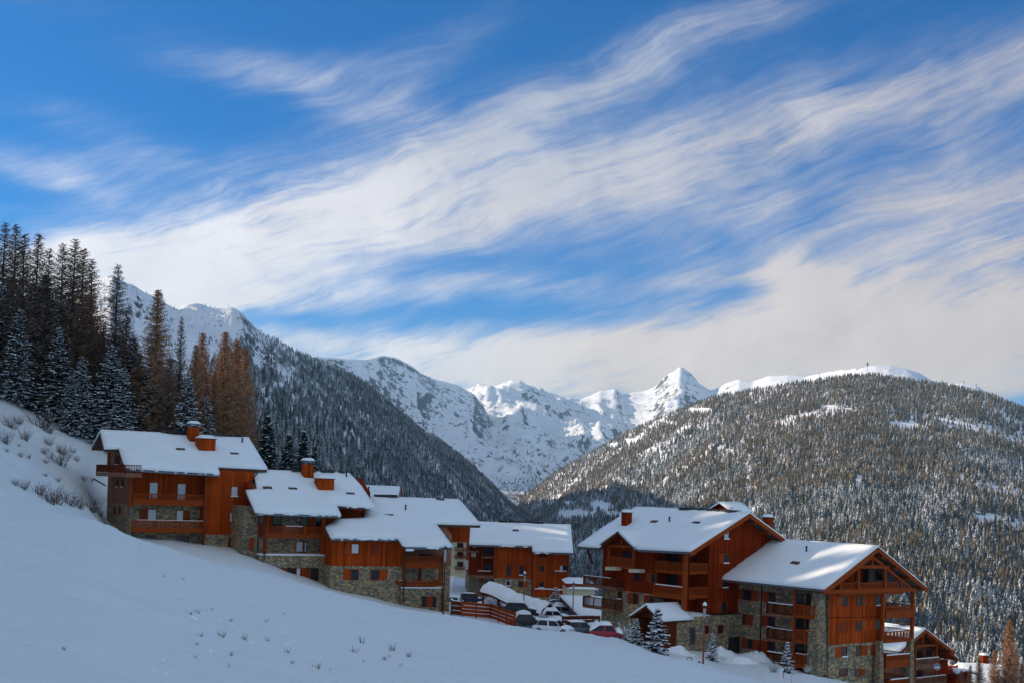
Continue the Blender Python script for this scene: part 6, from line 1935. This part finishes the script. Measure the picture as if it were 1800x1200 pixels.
pylon(1716, 673, 684, 3150, 'lowest lift pylon where the ridge starts to fall', False)
pylon(1440, 654, 664, 3300, 'lift pylon on the ridge before the summit dome', False)

# ---------------------------------------------------------------- steam from a chimney
sm = bpy.data.materials.new('steam'); sm.use_nodes = True
t = NT(sm.node_tree); o = t.new('ShaderNodeOutputMaterial'); pv = t.new('ShaderNodeVolumePrincipled')
co = t.new('ShaderNodeTexCoord').outputs['Object']
n = t.noise(co, .55, 4, .6)
x, y, z = t.sep(co)
rr = t.math('SQRT', t.math('ADD', t.math('MULTIPLY', t.math('DIVIDE', x, 2.2), t.math('DIVIDE', x, 2.2)), t.math('ADD', t.math('MULTIPLY', t.math('DIVIDE', z, .9), t.math('DIVIDE', z, .9)), t.math('MULTIPLY', y, y))))
den = t.math('MULTIPLY', t.ss(rr, 1.0, .2), t.ss(n, .42, .7))
t.l.new(t.math('MULTIPLY', den, .30), pv.inputs['Density']); pv.inputs['Color'].default_value = (.95, .93, .92, 1)
t.l.new(pv.outputs[0], o.inputs['Volume'])
bm = bmesh.new(); bmesh.ops.create_icosphere(bm, subdivisions=2, radius=1.0)
for v in bm.verts: v.co.x *= 2.2; v.co.z *= .9
o = finish(bm, 'steam_plume', sm, kind='stuff', label='faint steam drifting above the roof of the broad chalet', cat='steam'); o.location = P(911, 909, 212)

# ploughed heaps of snow between the cars
def heap(px, py, r_, label):
    p = ground_hit(px, py, 128, 260)
    n = 16; m_ = 28
    bm = bmesh.new(); g = []
    for i in range(n):
        t_ = i/(n - 1); row = []
        for j in range(m_):
            a = 6.2832*j/m_
            x = r_*t_*math.cos(a)*1.5; y = r_*t_*math.sin(a)
            q = float(fbm(np.array((x + p.x)*1.5), np.array((y + p.y)*1.5), 4, 13)) - .5
            X, Y = p.x + x, p.y + y
            row.append(bm.verts.new((x, y, GR(X, Y) - p.z - .05 + r_*.42*max(0, 1 - t_*t_)**1.4*(1 + q*1.5))))
        g.append(row)
    for i in range(n - 1):
        for j in range(m_): bm.faces.new((g[i][j], g[i + 1][j], g[i + 1][(j + 1) % m_], g[i][(j + 1) % m_]))
    o = finish(bm, 'snow_heap', M_RSNOW, smooth=True, label=label, cat='snow heap', group='ploughed snow heaps around the car park'); o.location = p
for px, py, r_, lab in ((858, 1062, 1.5, 'snow heap at the upper end of the board fence beneath the car shelter'), (918, 1084, 1.3, 'snow heap behind the dark car at the lower fence end'), (930, 1100, 1.2, 'snow heap between the fence end and the white saloon'), (1004, 1094, 1.6, 'snow heap piled before the dark timber railing'),
                        (1060, 1118, 1.7, 'snow heap between the red car and the snowy shrubs'), (978, 1090, 1.3, 'snow heap beside the silver car by the young spruce'), (908, 1066, 1.4, 'snow heap against the rear of the black estate car'), (838, 1066, 1.5, 'snow heap by the lane in front of the board fence'), (985, 1080, 1.5, 'snow heap under the slanting verge of the shed'),
                        (1195, 1150, 1.3, 'snow bank along the lane just past the porch'), (1270, 1150, 1.6, 'snow bank below the stone annex by the lamp post'), (1330, 1160, 1.9, 'snow bank below the stone side of the chalet with stacked balconies'), (1300, 1172, 1.6, 'low snow bank on the near edge of the lane'), (1480, 1190, 2.2, 'broad snow bank under the stone base of the trussed gable'), (1530, 1192, 1.8, 'snow bank at the foot of the open corner balconies')):
    heap(px, py, r_, lab)

# ---------------------------------------------------------------- air
hm = bpy.data.materials.new('haze'); hm.use_nodes = True
t = NT(hm.node_tree); o = t.new('ShaderNodeOutputMaterial'); pv = t.new('ShaderNodeVolumePrincipled')
pv.inputs['Color'].default_value = (.38, .72, 1.0, 1); pv.inputs['Density'].default_value = 4.2e-5; pv.inputs['Anisotropy'].default_value = .2
t.l.new(pv.outputs[0], o.inputs['Volume'])
bm = bmesh.new(); add_box(bm, -9500, 9500, -400, 12500, -600, 1100)
finish(bm, 'haze', hm, kind='stuff')
